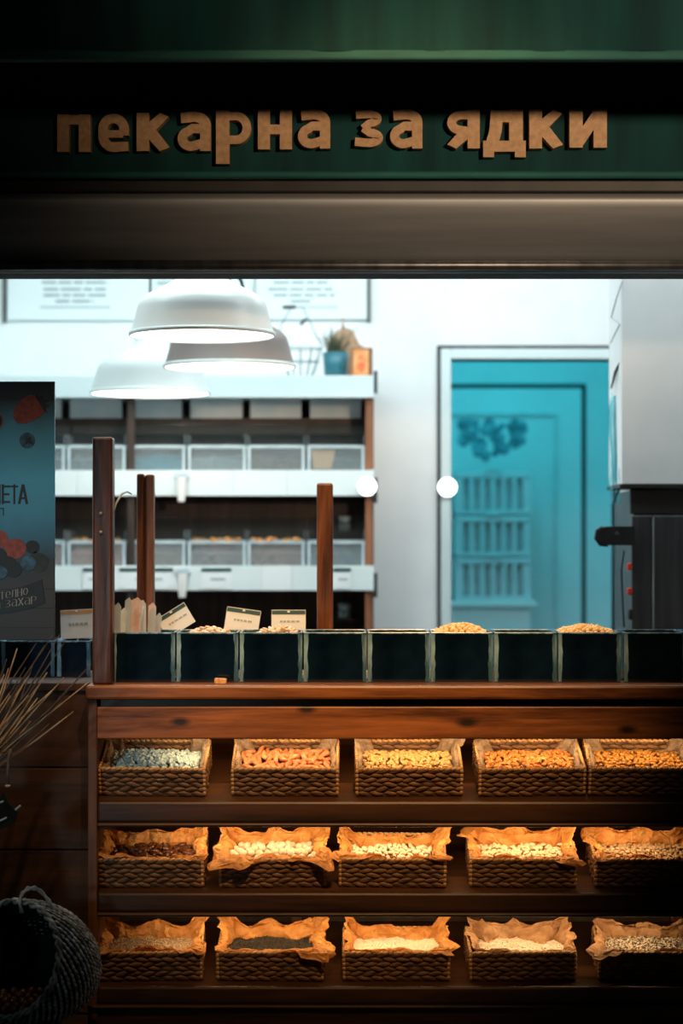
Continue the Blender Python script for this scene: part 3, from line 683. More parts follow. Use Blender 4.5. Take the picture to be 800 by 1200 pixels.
BASK = [
 # row, px left, px right of the front, basket label, paper material, ctrl, contents
 (0, 118, 240, 'woven basket holding pale blue-white sugared cubes', W_, corner_ears(.022, .026), 'cube'),
 (0, 272, 396, 'woven basket holding orange-pink candied fruit strips', W_, corner_ears(.008, .032, ro=.004), 'strip'),
 (0, 418, 540, 'woven basket of candied ginger with pale paper flaring at both corners', W_, corner_ears(.042, .042, .006, .05), 'chunk'),
 (0, 562, 683, 'woven basket holding small diced orange apricots', W_, corner_ears(.006, .008, .008, .004), 'dice'),
 (0, 690, 812, 'woven basket holding golden brown raisins', W_, corner_ears(.006, .042, .006, .02), 'raisin'),
 (1, 113, 240, 'woven basket holding dark glossy dates', O_, folded(.020, .055, .008, .004, .014, .02, lo=.01), 'date'),
 (1, 257, 382, 'woven basket holding round white coated nuts', O_, folded(.030, .030, .060, .020, .055, .05), 'ball'),
 (1, 397, 522, 'woven basket holding mottled white and brown nuts', O_, folded(.006, .055, .055, .006, .03, .025, bul=.04, ro=.06, lo=.02), 'bean'),
 (1, 550, 674, 'woven basket of blanched nuts under a tall slanting paper fold', O_, folded(.036, .065, .016, .005, .006, .035, bul=.036, ro=.04), 'cashew'),
 (1, 696, 820, 'woven basket holding brown pistachios', O_, folded(.026, .04, .020, .006, .012, .02, lo=.05), 'pistachio'),
 (2, 112, 238, 'woven basket holding fine grey-beige seeds', O_, folded(.026, .058, .026, .004, .02, .03, lo=.015), 's0'),
 (2, 255, 378, 'woven basket holding black seeds', O_, folded(.032, .040, .058, .010, .01, .055), 's1'),
 (2, 402, 526, 'woven basket holding a smooth bed of white sesame', O_, folded(.008, .055, .060, .004, .006, .03, bul=.038, lo=.01, ro=.02), 's2'),
 (2, 550, 674, 'woven basket nearly covered by a crumpled brown paper sheet', B_, folded(.034, .040, .030, .003, .004, .004, bul=.058, lo=.006, ro=.006), 's3'),
 (2, 700, 825, 'woven basket holding speckled grey-white seeds', B_, folded(.026, .028, .030, .003, .035, .01, lo=.012), 's4'),
]
SEEDM = {'s0': mat('beige seed', (.34, .22, .12), .6, col2=(.62, .48, .33), nscale=160), 's1': mat('black seed', (.012, .011, .01), .45, col2=(.06, .055, .045), nscale=160),
         's2': mat('white sesame', (.78, .66, .50), .6, col2=(.85, .75, .60), nscale=160), 's3': mat('pale flakes', (.62, .50, .38), .6, col2=(.78, .68, .55), nscale=120),
         's4': mat('speckled seed', (.10, .08, .06), .5, col2=(.74, .64, .50), nscale=150, lo=.45, hi=.55)}
CONT = {'cube': ('sugared_cube', 'pale blue-white sugared cube in its woven basket', 'sweet', 'sugared cubes', .0155, .014, .8),
        'strip': ('candied_strip', 'orange-pink strip of candied fruit in its woven basket', 'sweet', 'candied strips', .023, .012, .35),
        'chunk': ('ginger_chunk', 'pale amber chunk of candied ginger in its woven basket', 'sweet', 'ginger chunks', .0165, .010, .6),
        'dice': ('apricot_piece', 'small diced orange apricot piece in its woven basket', 'dried fruit', 'apricot pieces', .0155, .010, .6),
        'raisin': ('golden_raisin', 'golden brown raisin in its woven basket', 'dried fruit', 'golden raisins', .0150, .010, .5),
        'date': ('date', 'dark glossy date in its paper lined basket', 'dried fruit', 'dates', .0195, .008, .4),
        'ball': ('coated_nut', 'round white coated nut in its paper lined basket', 'nut', 'white coated nuts', .0235, .014, .5),
        'bean': ('mottled_nut', 'mottled white and brown nut in its paper lined basket', 'nut', 'mottled nuts', .0150, .008, .5),
        'cashew': ('blanched_nut', 'curved blanched nut in its paper lined basket', 'nut', 'blanched nuts', .0150, .008, .5),
        'pistachio': ('pistachio', 'brown pistachio in its paper lined basket', 'nut', 'pistachios', .0135, .010, .5)}
SLAB = {'s0': 'fine grey-beige seeds filling a paper lined basket', 's1': 'tiny black seeds filling a paper lined basket', 's2': 'smooth bed of white sesame in its basket',
        's3': 'pale flakes under the crumpled brown paper', 's4': 'speckled grey-white seeds heaped in their basket'}
for bi, (row, a, c, lab, pm, ctrl, key) in enumerate(BASK):
    mtx, tilt = SHELF[row]
    Yb = .065; xm = (PX(a, Yb)+PX(c, Yb))/2
    m = mtx @ Matrix.Translation((xm, .036, .0)) @ Matrix.Rotation(R((bi*37 % 7-3)*.5), 4, 'Z')
    bk = make_basket(lab); bk.matrix_world = m
    level = .060 if row == 0 else .066
    pp = paper(level, ctrl, M[pm], 11+bi*3, .006 if row == 0 else .0105); pp.matrix_world = m
    short = lab.split('holding ')[-1].split('woven basket of ')[-1].split('woven basket ')[-1]
    tag(pp, ('pale' if row == 0 else 'brown')+' crinkled paper lining the basket of '+short if key != 's3' else 'crumpled dull brown paper sheet covering a basket', 'paper')
    x0, x1, y0, y1 = -BW/2+.020, BW/2-.020, .045, BD-.018
    if row > 0: x0 += .004; x1 -= .004; y1 -= .016
    if key in CONT:
        nm, lb, cat, grp, step, mound, flat = CONT[key]
        fill(m, key, nm, lb, cat, grp, level, x0, x1, y0, y1, step, bi, mound, flat=flat)
    else:
        ax, az, n = {'s0': (.0036, .0018, 900), 's1': (.0034, .0017, 900), 's2': (.0022, .0014, 700), 's3': (.004, .002, 300), 's4': (.0052, .0026, 750)}[key]
        sd = stuff(seeds(level, ax, az, n, SEEDM[key], bi)); sd.matrix_world = m; tag(sd, SLAB[key], 'seeds')

# ------------------------------------------------------------------ acrylic bins along the counter
def acrylic_bin(label, x0, x1, y0, y1, z0, z1):
    t = thing('acrylic_bin', label, 'bin', ((x0+x1)/2, (y0+y1)/2, z0))
    w_ = .006
    b = MB().box((x0, y0, z0), (x1, y0+w_, z1-.004)).box((x0, y1-w_, z0), (x1, y1, z1-.004)).box((x0, y0+w_, z0), (x0+w_, y1-w_, z1-.004)).box((x1-w_, y0+w_, z0), (x1, y1-w_, z1-.004)).box((x0+w_, y0+w_, z0), (x1-w_, y1-w_, z0+w_))
    wb(b, 'smoked_body', M['bin_dark'], t)
    for x in (x0, x1):
        s = 1 if x == x0 else -1; rs = random.Random(int(x*1e4)); n = 9; e = MB(); vs = []
        for k in range(n):                                   # wavy corner seam, its pale colour standing in for corner highlights
            z = z0+.002+(z1-z0-.006)*k/(n-1); wd = .010+.004*rs.random()
            vs += [(x, y0-.0008, z), (x+s*wd, y0-.0008, z)]
        e.add(vs, [(2*k, 2*k+1, 2*k+3, 2*k+2) for k in range(n-1)])
        nv = len(vs); e.add([(p[0], y0+.0004, p[2]) for p in vs], [(2*k, 2*k+2, 2*k+3, 2*k+1) for k in range(n-1)])
        wb(e, 'corner_seam', M['bin_edge_glint'], t)
    r = MB().box((x0, y0-.002, z1-.005), (x1, y0+w_, z1), .001).box((x0, y1-w_, z1-.005), (x1, y1, z1), .001).box((x0, y0+w_, z1-.005), (x0+w_, y1-w_, z1)).box((x1-w_, y0+w_, z1-.005), (x1, y1-w_, z1))
    wb(r, 'rim', M['bin_edge_glint'], t)
    return t
BE = [(132, 205), (207, 279), (281, 354), (356, 429), (431, 503), (505, 577), (579, 652), (654, 727), (731, 804), (806, 879)]
YB0, YB1 = .10, .30
bz1 = PZ(741, YB0)
blab = ['smoked acrylic bin with upright paper bags beside the tall post', 'smoked acrylic bin with a few almonds and a tilted price card', 'smoked acrylic bin with almonds topping out, next to price cards',
        'empty looking smoked acrylic bin in front of the plain post', 'smoked acrylic bin before the end of the back shelf', 'smoked acrylic bin heaped with chickpeas below the door frame',
        'smoked acrylic bin standing between the two chickpea heaps', 'smoked acrylic bin heaped with chickpeas beside the steel oven', 'smoked acrylic bin standing before the steel oven', 'smoked acrylic bin at the far end beyond the oven']
for i, (a, c) in enumerate(BE):
    acrylic_bin(blab[i], PX(a, YB0), PX(c, YB0), YB0, YB1, zt, bz1)
I4 = Matrix.Identity(4)
def heap(key, name, label, cat, group, pxc, wpx, hpx, seed, step):
    w2 = PS(wpx, YB0)/2; xc = PX(pxc, YB0)
    fill(Matrix.Translation((xc, YB0+.10, bz1)), key, name, label, cat, group, -.006, -w2, w2, -.075, .075, step, seed, PS(hpx, YB0)+.006, .35, .5, .002)
heap('almond', 'peeled_almond', 'peeled almond topping the bin with the steeply tilted card', 'nut', 'almonds by the tilted card', 243, 46, 3, 31, .022)
heap('almond', 'peeled_almond', 'peeled almond topping the bin below the straight price card', 'nut', 'almonds by the straight card', 325, 48, 4, 32, .022)
heap('chickpea', 'roasted_chickpea', 'golden roasted chickpea heaped above the bin below the door frame', 'nut', 'chickpeas below the door frame', 541, 60, 8, 33, .0150)
heap('chickpea', 'roasted_chickpea', 'golden roasted chickpea heaped above the bin beside the steel oven', 'nut', 'chickpeas beside the oven', 690, 66, 6, 34, .0150)
# filling inside those bins so the heaps rest on something
def bed(a, c, label, mt, zz=.012):
    x0, x1 = PX(a, YB0)+.008, PX(c, YB0)-.008
    b = MB(); G = 14
    vs = [(x0+(x1-x0)*i/G, YB0+.008+(YB1-YB0-.016)*j/G, bz1-zz+.004*noise.noise((i*.9, j*.9, a))) for j in range(G+1) for i in range(G+1)]
    b.add(vs, [(j*(G+1)+i, j*(G+1)+i+1, (j+1)*(G+1)+i+1, (j+1)*(G+1)+i) for j in range(G) for i in range(G)])
    b.box((x0, YB0+.008, zt+.008), (x1, YB1-.008, bz1-zz-.006))
    tag(stuff(wb(b, 'nut_filling', mt)), label, 'nuts')
NUTB = mat('nut filling', (.42, .24, .10), .7, col2=(.68, .46, .22), nscale=130, bump=.6)
bed(207, 279, 'almonds filling the bin with the tilted price card', NUTB); bed(281, 354, 'almonds filling the bin next to the price cards', NUTB)
bed(505, 577, 'chickpeas filling the bin below the door frame', NUTB); bed(654, 727, 'chickpeas filling the bin beside the steel oven', NUTB)
# small crumb of toffee on the counter edge
b = MB().box((PX(251, .03), .02, zt), (PX(265, .03), .045, zt+.018), .003)
b.v = [tuple(Vector(p)+Vector((noise.noise((p[0]*70, p[2]*90, 1)), 0, noise.noise((p[0]*60, 4, p[2]*80))))*.004 if p[2] > zt+.004 else p) for p in b.v]
tag(wb(b, 'toffee_piece', mat('toffee', (.62, .24, .05), .45, col2=(.80, .50, .22), nscale=70)), 'small orange toffee piece lying on the counter edge', 'sweet')
# upright paper bags in the first bin
rs = random.Random(5)
bagm = [mat('pale paper bag', (.42, .52, .56), .6, col2=(.60, .68, .70), nscale=30), mat('pinkish paper bag', (.48, .34, .32), .6, col2=(.62, .54, .54), nscale=40), clear('cellophane bag', (.85, .92, .92), .2, .15, .35, (.8, .85, .85))]
for i, (px, top, k, wd) in enumerate([(136, 706, 2, 8), (141, 712, 0, 7), (146, 700, 2, 8), (153, 700, 1, 14), (150, 711, 0, 9), (159, 708, 2, 8), (164, 713, 0, 9), (167, 703, 0, 9), (172, 712, 2, 8), (176, 706, 1, 9), (180, 718, 2, 7)]):
    Y = YB0+.03+.014*i; w2 = PS(wd, Y)/2; z1 = PZ(top, Y); z0 = zt+.01; xc = PX(px, Y); ln = rs.uniform(-.02, .02)
    b = MB(); poly = [(xc-w2, z0), (xc+w2, z0), (xc+w2+ln, z1-.014), (xc+ln+w2*.2, z1), (xc-w2+ln, z1-.010)]
    b.prism(poly, Y, Y+.004)
    tag(wb(b, 'paper_bag', bagm[k]), ['pale paper bag standing upright in the bin by the tall post', 'pinkish printed paper bag standing upright in the bin by the tall post', 'clear cellophane bag standing upright in the bin by the tall post'][k], 'bag', ['pale bags in the bin', 'pinkish bags in the bin', 'clear bags in the bin'][k])
# price cards on clips behind the bins
def price_card(label, px, py, wpx, hpx, rot, Y, head=.2, top=None):
    c = P(px, py, Y); w2, h2 = PS(wpx, Y)/2, PS(hpx, Y)/2
    t = thing('price_card', label, 'price card', (c.x, Y, c.z), (R(-12), R(rot), 0))
    cd = MB().box((-w2, 0, -h2), (w2, .003, h2)).build('card', M['card'], t)
    MB().box((-w2+.001, -.001, h2*(1-2*head)), (w2-.001, 0, h2-.002)).build('header_band', top or M['card_head'], cd)
    b = MB().box((-.004, -.0015, h2*(1-head)-.001), (.004, -.001, h2*(1-head)+.004)); b.build('emblem', M['card'], cd)
    b = MB(); rs = random.Random(int(px)); x = -w2*.5
    while x < w2*.55:
        l = rs.uniform(.006, .014); b.box((x, -.001, -h2*.10), (x+l, 0, h2*.06)); x += l+.003
    b.build('text_line', M['ink'], cd)
    MB().tube([(0, .005, -h2*.2), (0, .012, -h2-.05), (0, .012, -h2-.10)], .003, 6).build('clip_stem', M['acrylic_rim'], t)
    return t
price_card('white price card with dark header, tilted steeply over the bins', 206, 727, 38, 27, -32, .36)
price_card('white price card with dark header, leaning slightly over the almond bin', 284, 727, 40, 28, 8, .36)
price_card('white price card with dark header, standing straight over the bins', 338, 728, 40, 27, 0, .36)
# bins of the plank counter
YQ = .36
for i, (a, c) in enumerate([(-66, -2), (2, 64), (67, 106)]):
    acrylic_bin(['smoked acrylic bin on the plank counter under the berry poster edge', 'smoked acrylic bin on the plank counter below the berry poster', 'smoked acrylic bin on the plank counter with the orange topped card'][i],
                PX(a, YQ), PX(c, YQ), YQ, YQ+.2, zlt, PZ(751, YQ))
price_card('white price card with an orange top on the plank counter', 90, 731, 38, 34, -3, .44, .14, mat('orange card top', (.62, .30, .10), .6, col2=(.7, .36, .14), nscale=30))

# ------------------------------------------------------------------ pendant lamps
def pendant(label, pxc, rimpy, Y, rad, mt, tiltcap=False):
    z = PZ(rimpy, Y); x = PX(pxc, Y)
    t = thing('pendant_lamp', label, 'lamp', (x, Y, z))
    prof = [(1.0, 0), (.995, .012), (.955, .14), (.92, .27), (.90, .36), (.87, .45), (.80, .53), (.68, .60), (.52, .68), (.40, .745), (.31, .81), (.27, .87), (.26, .95), (.26, 1.08), (.20, 1.14)]
    sd_ = MB().lathe([(r*rad, h*rad) for r, h in prof], 56).build('shade', mt, t, smooth=True)
    MB().lathe([((r-.015)*rad, (h+.004)*rad) for r, h in prof[:12]] + [(.02*rad, .80*rad)], 56).build('shade_lining', M['glow'], sd_, smooth=True)
    MB().lathe([(1.004*rad, -.004), (1.012*rad, .003), (1.004*rad, .010), (.985*rad, .004), (.985*rad, -.004), (1.004*rad, -.004)], 56).build('rim_ring', M['lamp_grey'], sd_, smooth=True)
    MB().ell((0, 0, .42*rad), (0, 0, .055), (.045, 0, 0), (0, .045, 0), 14, 8).build('bulb', M['bulb'], t, smooth=True)
    MB().lathe([(.0, 1.20*rad), (.10*rad, 1.19*rad), (.12*rad, 1.14*rad), (.20*rad, 1.13*rad)], 20).build('cap', M['black'], t, smooth=True)
    MB().tube([(0, 0, 1.17*rad), (0, 0, 1.5*rad), (0, 0, ZC-z)], .0042, 8).build('cable', M['black'], t)
    MB().tube([(-.012, 0, 1.36*rad), (.0, 0, 1.40*rad), (.03, -.01, 1.37*rad), (.042, -.01, 1.31*rad), (.05, -.01, 1.20*rad)], .006, 6).build('cord_grip', M['black'], t)
    d = bpy.data.lights.new('pendant_light', 'POINT'); d.energy = 2.5; d.color = (1, .95, .88); d.shadow_soft_size = .06
    lo = bpy.data.objects.new('pendant_light', d); COL.objects.link(lo); lo.location = (x, Y, z+.10*rad)
    return t
pendant('large white pendant lamp hanging in front of the other two', 237, 393, .75, PS(85, .75), M['lamp_white'])
pendant('taupe grey pendant lamp half hidden behind the white one', 269, 430, 1.45, PS(77, 1.45), M['lamp_taupe'])
pendant('pale grey pendant lamp hanging lowest, before the back shelf', 176, 461, 2.05, PS(70, 2.05), M['lamp_grey'])

# ------------------------------------------------------------------ shelf unit on the back wall
YU = 2.56
ux0, ux1 = PX(-90, YU), PX(438, YU)
su = thing('shelf_unit', 'dark wooden wall shelf unit with white fascia boards', 'shelf', ((ux0+ux1)/2, YU+.25, 0))
FAS = [(440, 466), (551, 581), (663, 692)]
wb(MB().box((ux0, YB-.03, 0), (ux1, YB-.002, PZ(445, YU))), 'back_panel', M['brown_back'], su)
for px in (428, 148, -86):
    wb(MB().box((PX(px, YU), YU+.02, 0), (PX(px+9, YU), YU+.06, PZ(452, YU)), .003), 'upright', M['reddish'] if px == 428 else M['black_wood'], su)
wb(MB().box((ux1-.012, YU+.06, 0), (ux1, YB-.03, PZ(445, YU))), 'end_panel', M['black_wood'], su)
for k, (a, c) in enumerate(FAS):
    z1, z0 = PZ(a, YU), PZ(c, YU)
    if k == 0: wb(MB().box((ux0, YU, z0), (ux1, YU+.018, z1), .002), 'fascia', M['white'], su)
    else:
        edges = [-90, 90, 215, 273, 336, 438] if k == 1 else [-90, 96, 212, 306, 342, 438]
        for q in range(len(edges)-1):
            wb(MB().box((PX(edges[q], YU)+.0006, YU-.0005*(q % 2), z0), (PX(edges[q+1], YU)-.0006, YU+.018, z1), .001), 'fascia', M['white'] if q % 2 == 0 or k == 1 else M['board'], su)
    wb(MB().box((ux0, YU+.018, z0+.01), (ux1-.012, YB-.03, z0+.03 if k else z1)), 'shelf_board', M['brown_back'] if k else M['white'], su)
    wb(MB().box((PX(438, YU), YU-.002, z0-(.03 if k else -.02)), (PX(442, YU), YU+.05, z1+.02 if not k else z1-.03), .002), 'bracket', M['gap'], su)
wb(MB().box((ux0, YU+.02, .05), (ux1-.012, YB-.03, .9)), 'base_cabinet', M['brown_back'], su)
# raised step carrying the rear bins
wb(MB().box((ux0, YU+.24, PZ(509, YU+.24)), (ux1-.012, YU+.27, PZ(491, YU+.24)), .003), 'step_board', M['brown_back'], su)
wb(MB().box((ux0, YU+.22, PZ(493, YU+.22)), (ux1-.012, YB-.03, PZ(490, YU+.22))), 'step_top', M['brown_back'], su)
wb(MB().box((ux0, YU+.28, PZ(636, YU+.28)), (ux1-.012, YU+.30, PZ(585, YU+.28)), .003), 'inner_board', M['brown_back'], su)
def shop_bin(label, x0, x1, y0, y1, z0, z1, fillm, fl, lid=True):
    t = thing('storage_bin', label, 'bin', ((x0+x1)/2, (y0+y1)/2, z0)); w_ = .005
    b = MB().box((x0, y0, z0), (x1, y0+w_, z1)).box((x0, y0+w_, z0), (x0+w_, y1, z1+.05 if lid else z1)).box((x1-w_, y0+w_, z0), (x1, y1, z1+.05 if lid else z1)).box((x0+w_, y1-w_, z0), (x1-w_, y1, z1))
    wb(b, 'body', M['acrylic'], t)
    r = MB().box((x0-.002, y0-.003, z1-.008), (x1+.002, y0+.006, z1), .001).box((x0, y0-.002, z0), (x0+.012, y0+.004, z1-.008)).box((x1-.012, y0-.002, z0), (x1, y0+.004, z1-.008))
    wb(r, 'front_frame', M['acrylic_rim'], t)
    if fillm:
        G = 10; vs = []; h = (z1-z0)*fl
        for j in range(G+1):
            for i in range(G+1):
                vs.append((x0+.012+(x1-x0-.024)*i/G, y0+.012+(y1-y0-.024)*j/G, z0+h*(.75+.45*j/G)+.010*noise.noise((i*.7, j*.7, x0*9))))
        b = MB().add(vs, [(j*(G+1)+i, j*(G+1)+i+1, (j+1)*(G+1)+i+1, (j+1)*(G+1)+i) for j in range(G) for i in range(G)])
        front = [vs[i] for i in range(G+1)]
        b.add(front+[(p[0], p[1], z0+.006) for p in front], [(i, i+1, G+2+i, G+1+i) for i in range(G)])
        stuff(wb(b, 'filling', fillm, t))
    if lid:
        zl = z1+.004
        b = MB().add([(x0, y0+.06, zl), (x1, y0+.06, zl), (x1, y1, zl+.10), (x0, y1, zl+.10), (x0, y0+.06, zl-.004), (x1, y0+.06, zl-.004), (x1, y1, zl+.096), (x0, y1, zl+.096)], [(0,1,2,3), (7,6,5,4), (0,4,5,1), (2,6,7,3), (1,5,6,2), (3,7,4,0)])
        ld = wb(b, 'lid', M['lid'], t)
        wb(MB().box((x0, y0+.055, zl-.003), (x1, y0+.065, zl+.004)), 'lid_edge', M['acrylic_rim'], ld)
    return t
def fm(n, a, c): return mat(n, a, .7, col2=c, nscale=60, bump=.4)
F1 = [fm('dried berries', (.05, .07, .09), (.14, .20, .24)), fm('grey tea', (.10, .12, .13), (.24, .27, .28)), fm('blue sweets', (.02, .14, .20), (.06, .30, .38)), fm('grey mix', (.18, .20, .21), (.34, .36, .37)), fm('dark nuts', (.07, .05, .04), (.2, .13, .1)), fm('orange sachet', (.05, .06, .06), (.14, .15, .15))]
F2 = [fm('cranberries', (.28, .08, .05), (.42, .2, .14)), fm('red fruit', (.36, .12, .08), (.5, .26, .2)), fm('walnuts', (.24, .15, .12), (.38, .27, .22)), fm('hazelnuts', (.20, .13, .12), (.36, .28, .27)), fm('mixed nuts', (.22, .10, .08), (.40, .24, .19)), fm('dark tea', (.08, .10, .11), (.20, .24, .25))]
F1n = ['dark dried berries', 'grey tea', 'blue sweets', 'grey mixed seeds', 'dark nuts', 'an orange sachet']; F2n = ['dark cranberries', 'red dried fruit', 'brown walnuts', 'greyish hazelnuts', 'reddish mixed nuts', 'dark tea leaves']
EDG = [(7, 76), (79, 147), (149, 217), (220, 288), (290, 357), (360, 427)]
yb = YU+.03
for i, (a, c) in enumerate(EDG):
    z0 = PZ(550, YU)-.012; z1 = PZ(523, yb)
    shop_bin(f'clear storage bin of {F1n[i]} on the middle shelf of the unit', PX(a, yb), PX(c, yb), yb, yb+.19, z0, z1, F1[i], .62)
    z0 = PZ(662, YU)-.012; z1 = PZ(635, yb)
    shop_bin(f'clear storage bin of {F2n[i]} on the lower shelf of the unit', PX(a, yb), PX(c, yb), yb, yb+.22, z0, z1, F2[i], .72)
    y2 = YU+.26
    fb = shop_bin(f'pale frosted box on the raised step above the bin of {F1n[i]}', PX(a+3, y2), PX(c-4, y2), y2, y2+.2, PZ(490, YU+.22), PZ(464, y2), fm('frosted contents', (.50, .60, .64), (.72, .78, .8)), .8, False)
    fb['group'] = 'frosted boxes on the step'
    wb(MB().box((PX(a+3, y2), y2-.006, PZ(490, YU+.22)), (PX(c-4, y2), y2-.001, PZ(466, y2)), .002), 'front_panel', M['frosted'], fb)
b = MB(); b.prism([(PX(367, yb+.02), PZ(549, yb)), (PX(388, yb), PZ(549, yb)), (PX(393, yb), PZ(527, yb)), (PX(364, yb), PZ(527, yb))], yb+.008, yb+.012)
tag(wb(b, 'orange_sachet', mat('orange sachet paper', (.75, .36, .16), .6, col2=(.82, .48, .25), nscale=20)), 'bright orange paper sachet standing inside a storage bin', 'sachet')
# orange-topped fruit heaps showing over the lower bins
for i, (a, c) in enumerate([(79, 147), (220, 288), (290, 357)]):
    b = MB(); rs = random.Random(i); y2 = yb+.1
    for k in range(46):
        x = rs.uniform(PX(a, y2)+.02, PX(c, y2)-.02); b.ell((x, y2+rs.uniform(-.05, .05), PZ(633, y2)+rs.uniform(-.012, .008)), (.013, 0, 0), (0, .011, 0), (0, 0, .009), 6, 4)
    tag(stuff(wb(b, 'dried_apricots', mat('dried apricot', (.72, .26, .05), .5, col2=(.82, .42, .14), nscale=40), smooth=True)), 'orange dried apricots heaped in the bin of '+['red dried fruit', 'greyish hazelnuts', 'reddish mixed nuts'][i], 'dried fruit')
# labels along the lower fascia and hooks
for (a, c, nm) in [(97, 121, 'plain'), (140, 203, 'wide'), (236, 271, 'mid'), (390, 411, 'small')]:
    t = thing('fascia_label', {'plain': 'small shelf label with a short dark bar beside the tall post', 'wide': 'long shelf label with a dark band behind the grooved post', 'mid': 'shelf label with a dark band between two posts', 'small': 'narrow shelf label next to the plain post'}[nm], 'label', (PX((a+c)/2, YU), YU-.001, PZ(691, YU)))
    cd = wb(MB().box((PX(a, YU), YU-.005, PZ(690, YU)), (PX(c, YU), YU-.002, PZ(666, YU))), 'card', M['card'], t)
    wb(MB().box((PX(a, YU), YU-.0065, PZ(670, YU)), (PX(c, YU), YU-.005, PZ(665.5, YU))), 'header_band', M['card_head'], cd)
    wb(MB().box((PX(a+(c-a)*.3, YU), YU-.006, PZ(680, YU)), (PX(c-(c-a)*.2, YU), YU-.005, PZ(677.5, YU))), 'text_line', M['ink'], cd)
for (px, a, c, l) in [(213, 552, 588, 'white plastic scoop holder hooked on the middle fascia'), (214, 664, 700, 'white plastic scoop holder hooked on the lower fascia')]:
    t = thing('scoop_holder', l, 'holder', (PX(px, YU), YU-.02, PZ(c, YU)))
    wb(MB().box((PX(px-9, YU), YU-.012, PZ(a+9, YU)), (PX(px+9, YU), YU-.002, PZ(a+2, YU)), .002), 'clip', M['acrylic_rim'], t)
    wb(MB().lathe([(.014, 0), (.019, .04), (.02, PS(c-a-8, YU))], 16, (PX(px, YU), YU-.026, PZ(c, YU))).lathe([(0, .001), (.014, 0)], 16, (PX(px, YU), YU-.026, PZ(c, YU))), 'cup', M['lamp_white'], t, smooth=True)
# little stacks of cups on the shelf end
for (px, a, c, l) in [(404, 604, 622, 'two small pale cups stacked in the middle shelf corner'), (404, 707, 724, 'small pale cyan cup in the bottom shelf corner')]:
    y2 = YU+.27; t = thing('cup_stack', l, 'cups', (PX(px, y2), y2, PZ(c, y2)))
    for k in range(2):
        z0 = PZ(c, y2)+k*PS(9, y2)
        wb(MB().lathe([(0, 0), (.024, 0), (.030, PS(8, y2)), (.027, PS(8, y2)), (.02, .006), (0, .006)], 18, (PX(px, y2), y2-.02, z0)), 'cup', M['acrylic_rim'], t, smooth=True)
    wb(MB().box((PX(px-10, y2), y2-.06, PZ(c, y2)-.012), (PX(px+10, y2), YB-.03, PZ(c, y2)), .002), 'ledge', M['brown_back'], t)
# glowing discs added in place of defocused bright reflections
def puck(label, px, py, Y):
    c = P(px, py, Y); t = thing('reflection_disc', label, 'lamp', c)
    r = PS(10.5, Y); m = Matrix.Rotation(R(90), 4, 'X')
    MB().lathe([(0, r*.55), (r*.5, r*.48), (r*.85, r*.28), (r, 0)], 24, m=m).build('disc_face', M['reflection_glow'], t, smooth=True)
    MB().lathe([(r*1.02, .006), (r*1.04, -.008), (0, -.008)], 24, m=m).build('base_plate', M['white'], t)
puck('round glowing disc standing in for a bright reflection at the shelf fascia end', 430, 570, YU-.012)
puck('round glowing disc standing in for a bright reflection on the white door frame', 524, 571, YB-.032)

# ------------------------------------------------------------------ on top of the shelf unit
ztop = PZ(440, YU)
y2 = YU+.16
t = thing('potted_grass', 'teal pot of spiky brownish grass on the shelf top', 'plant', (PX(393, y2), y2, ztop))
pr = PS(15, y2); ph_ = PS(30, y2)
MB().lathe([(0, 0), (pr*.85, 0), (pr, ph_), (pr*.9, ph_), (pr*.85, ph_*.85), (0, ph_*.85)], 28).build('pot', M['teal_pot'], t, smooth=True)
rs = random.Random(9)
for k in range(46):
    a = rs.uniform(0, 6.28); l = rs.uniform(.06, .135); sp = rs.uniform(.1, .75)
    p = [Vector((rs.uniform(-.6, .6)*pr, rs.uniform(-.6, .6)*pr, ph_*.85))]
    for q in (.35, .7, 1): p.append(p[0]+Vector((math.cos(a)*sp*l*q*q, math.sin(a)*sp*l*q*q, l*q)))
    MB().tube(p, [.0032, .003, .002, .0006], 4).build('blade', M['leaf'], t)
b = MB().ell((0, 0, .085), (.072, 0, 0), (0, .05, 0), (0, 0, .09), 20, 14)
b.v = [tuple(Vector(p)+Vector((1, .6, .6))*.016*noise.noise((p[0]*16, p[1]*16, p[2]*16))) for p in b.v]
b.v = [(p[0]-(.02 if p[2] > .11 else 0), p[1], max(p[2], 0)) for p in b.v]
b.tube([(-.02, 0, .165), (-.024, 0, .19), (-.022, 0, .21)], [.012, .005, .003], 6)
y3 = YU+.27
SK = thing('cloth_sack', 'lumpy brown cloth sack behind the grass pot', 'sack', (PX(408, y3), y3, ztop))
b.v = [(p[0], p[1], p[2]*1.28) for p in b.v]
b.build('sack_body', M['jute'], SK, smooth=True)
MB().tube([(-.03, .0, .205), (-.018, -.014, .21), (-.008, 0, .207), (-.02, .014, .206), (-.03, 0, .205)], .004, 6).build('tie_cord', M['straw'], SK)
y4 = YU+.06
ic = thing('picture_block', 'small orange picture on a wooden block at the shelf end', 'picture', (PX(424, y4), y4, ztop))
iw, ih = PS(12.5, y4), PS(34, y4)
MB().box((-iw, 0, 0), (iw, .05, ih), .003).build('block', M['reddish'], ic)
MB().box((-iw*.82, -.003, .006), (iw*.62, 0, ih-.008)).build('picture_sheet', mat('orange print', (.70, .22, .06), .5, col2=(.80, .40, .16), nscale=25), ic)
b = MB().ell((-.004, -.003, ih*.68), (.010, 0, 0), (0, .0015, 0), (0, 0, .012), 10, 6).ell((-.004, -.003, ih*.36), (.019, 0, 0), (0, .0015, 0), (0, 0, .025), 10, 6)
b.build('printed_figure', mat('pale orange print', (.78, .10, .03), .5, col2=(.85, .28, .12), nscale=30), ic, smooth=True)
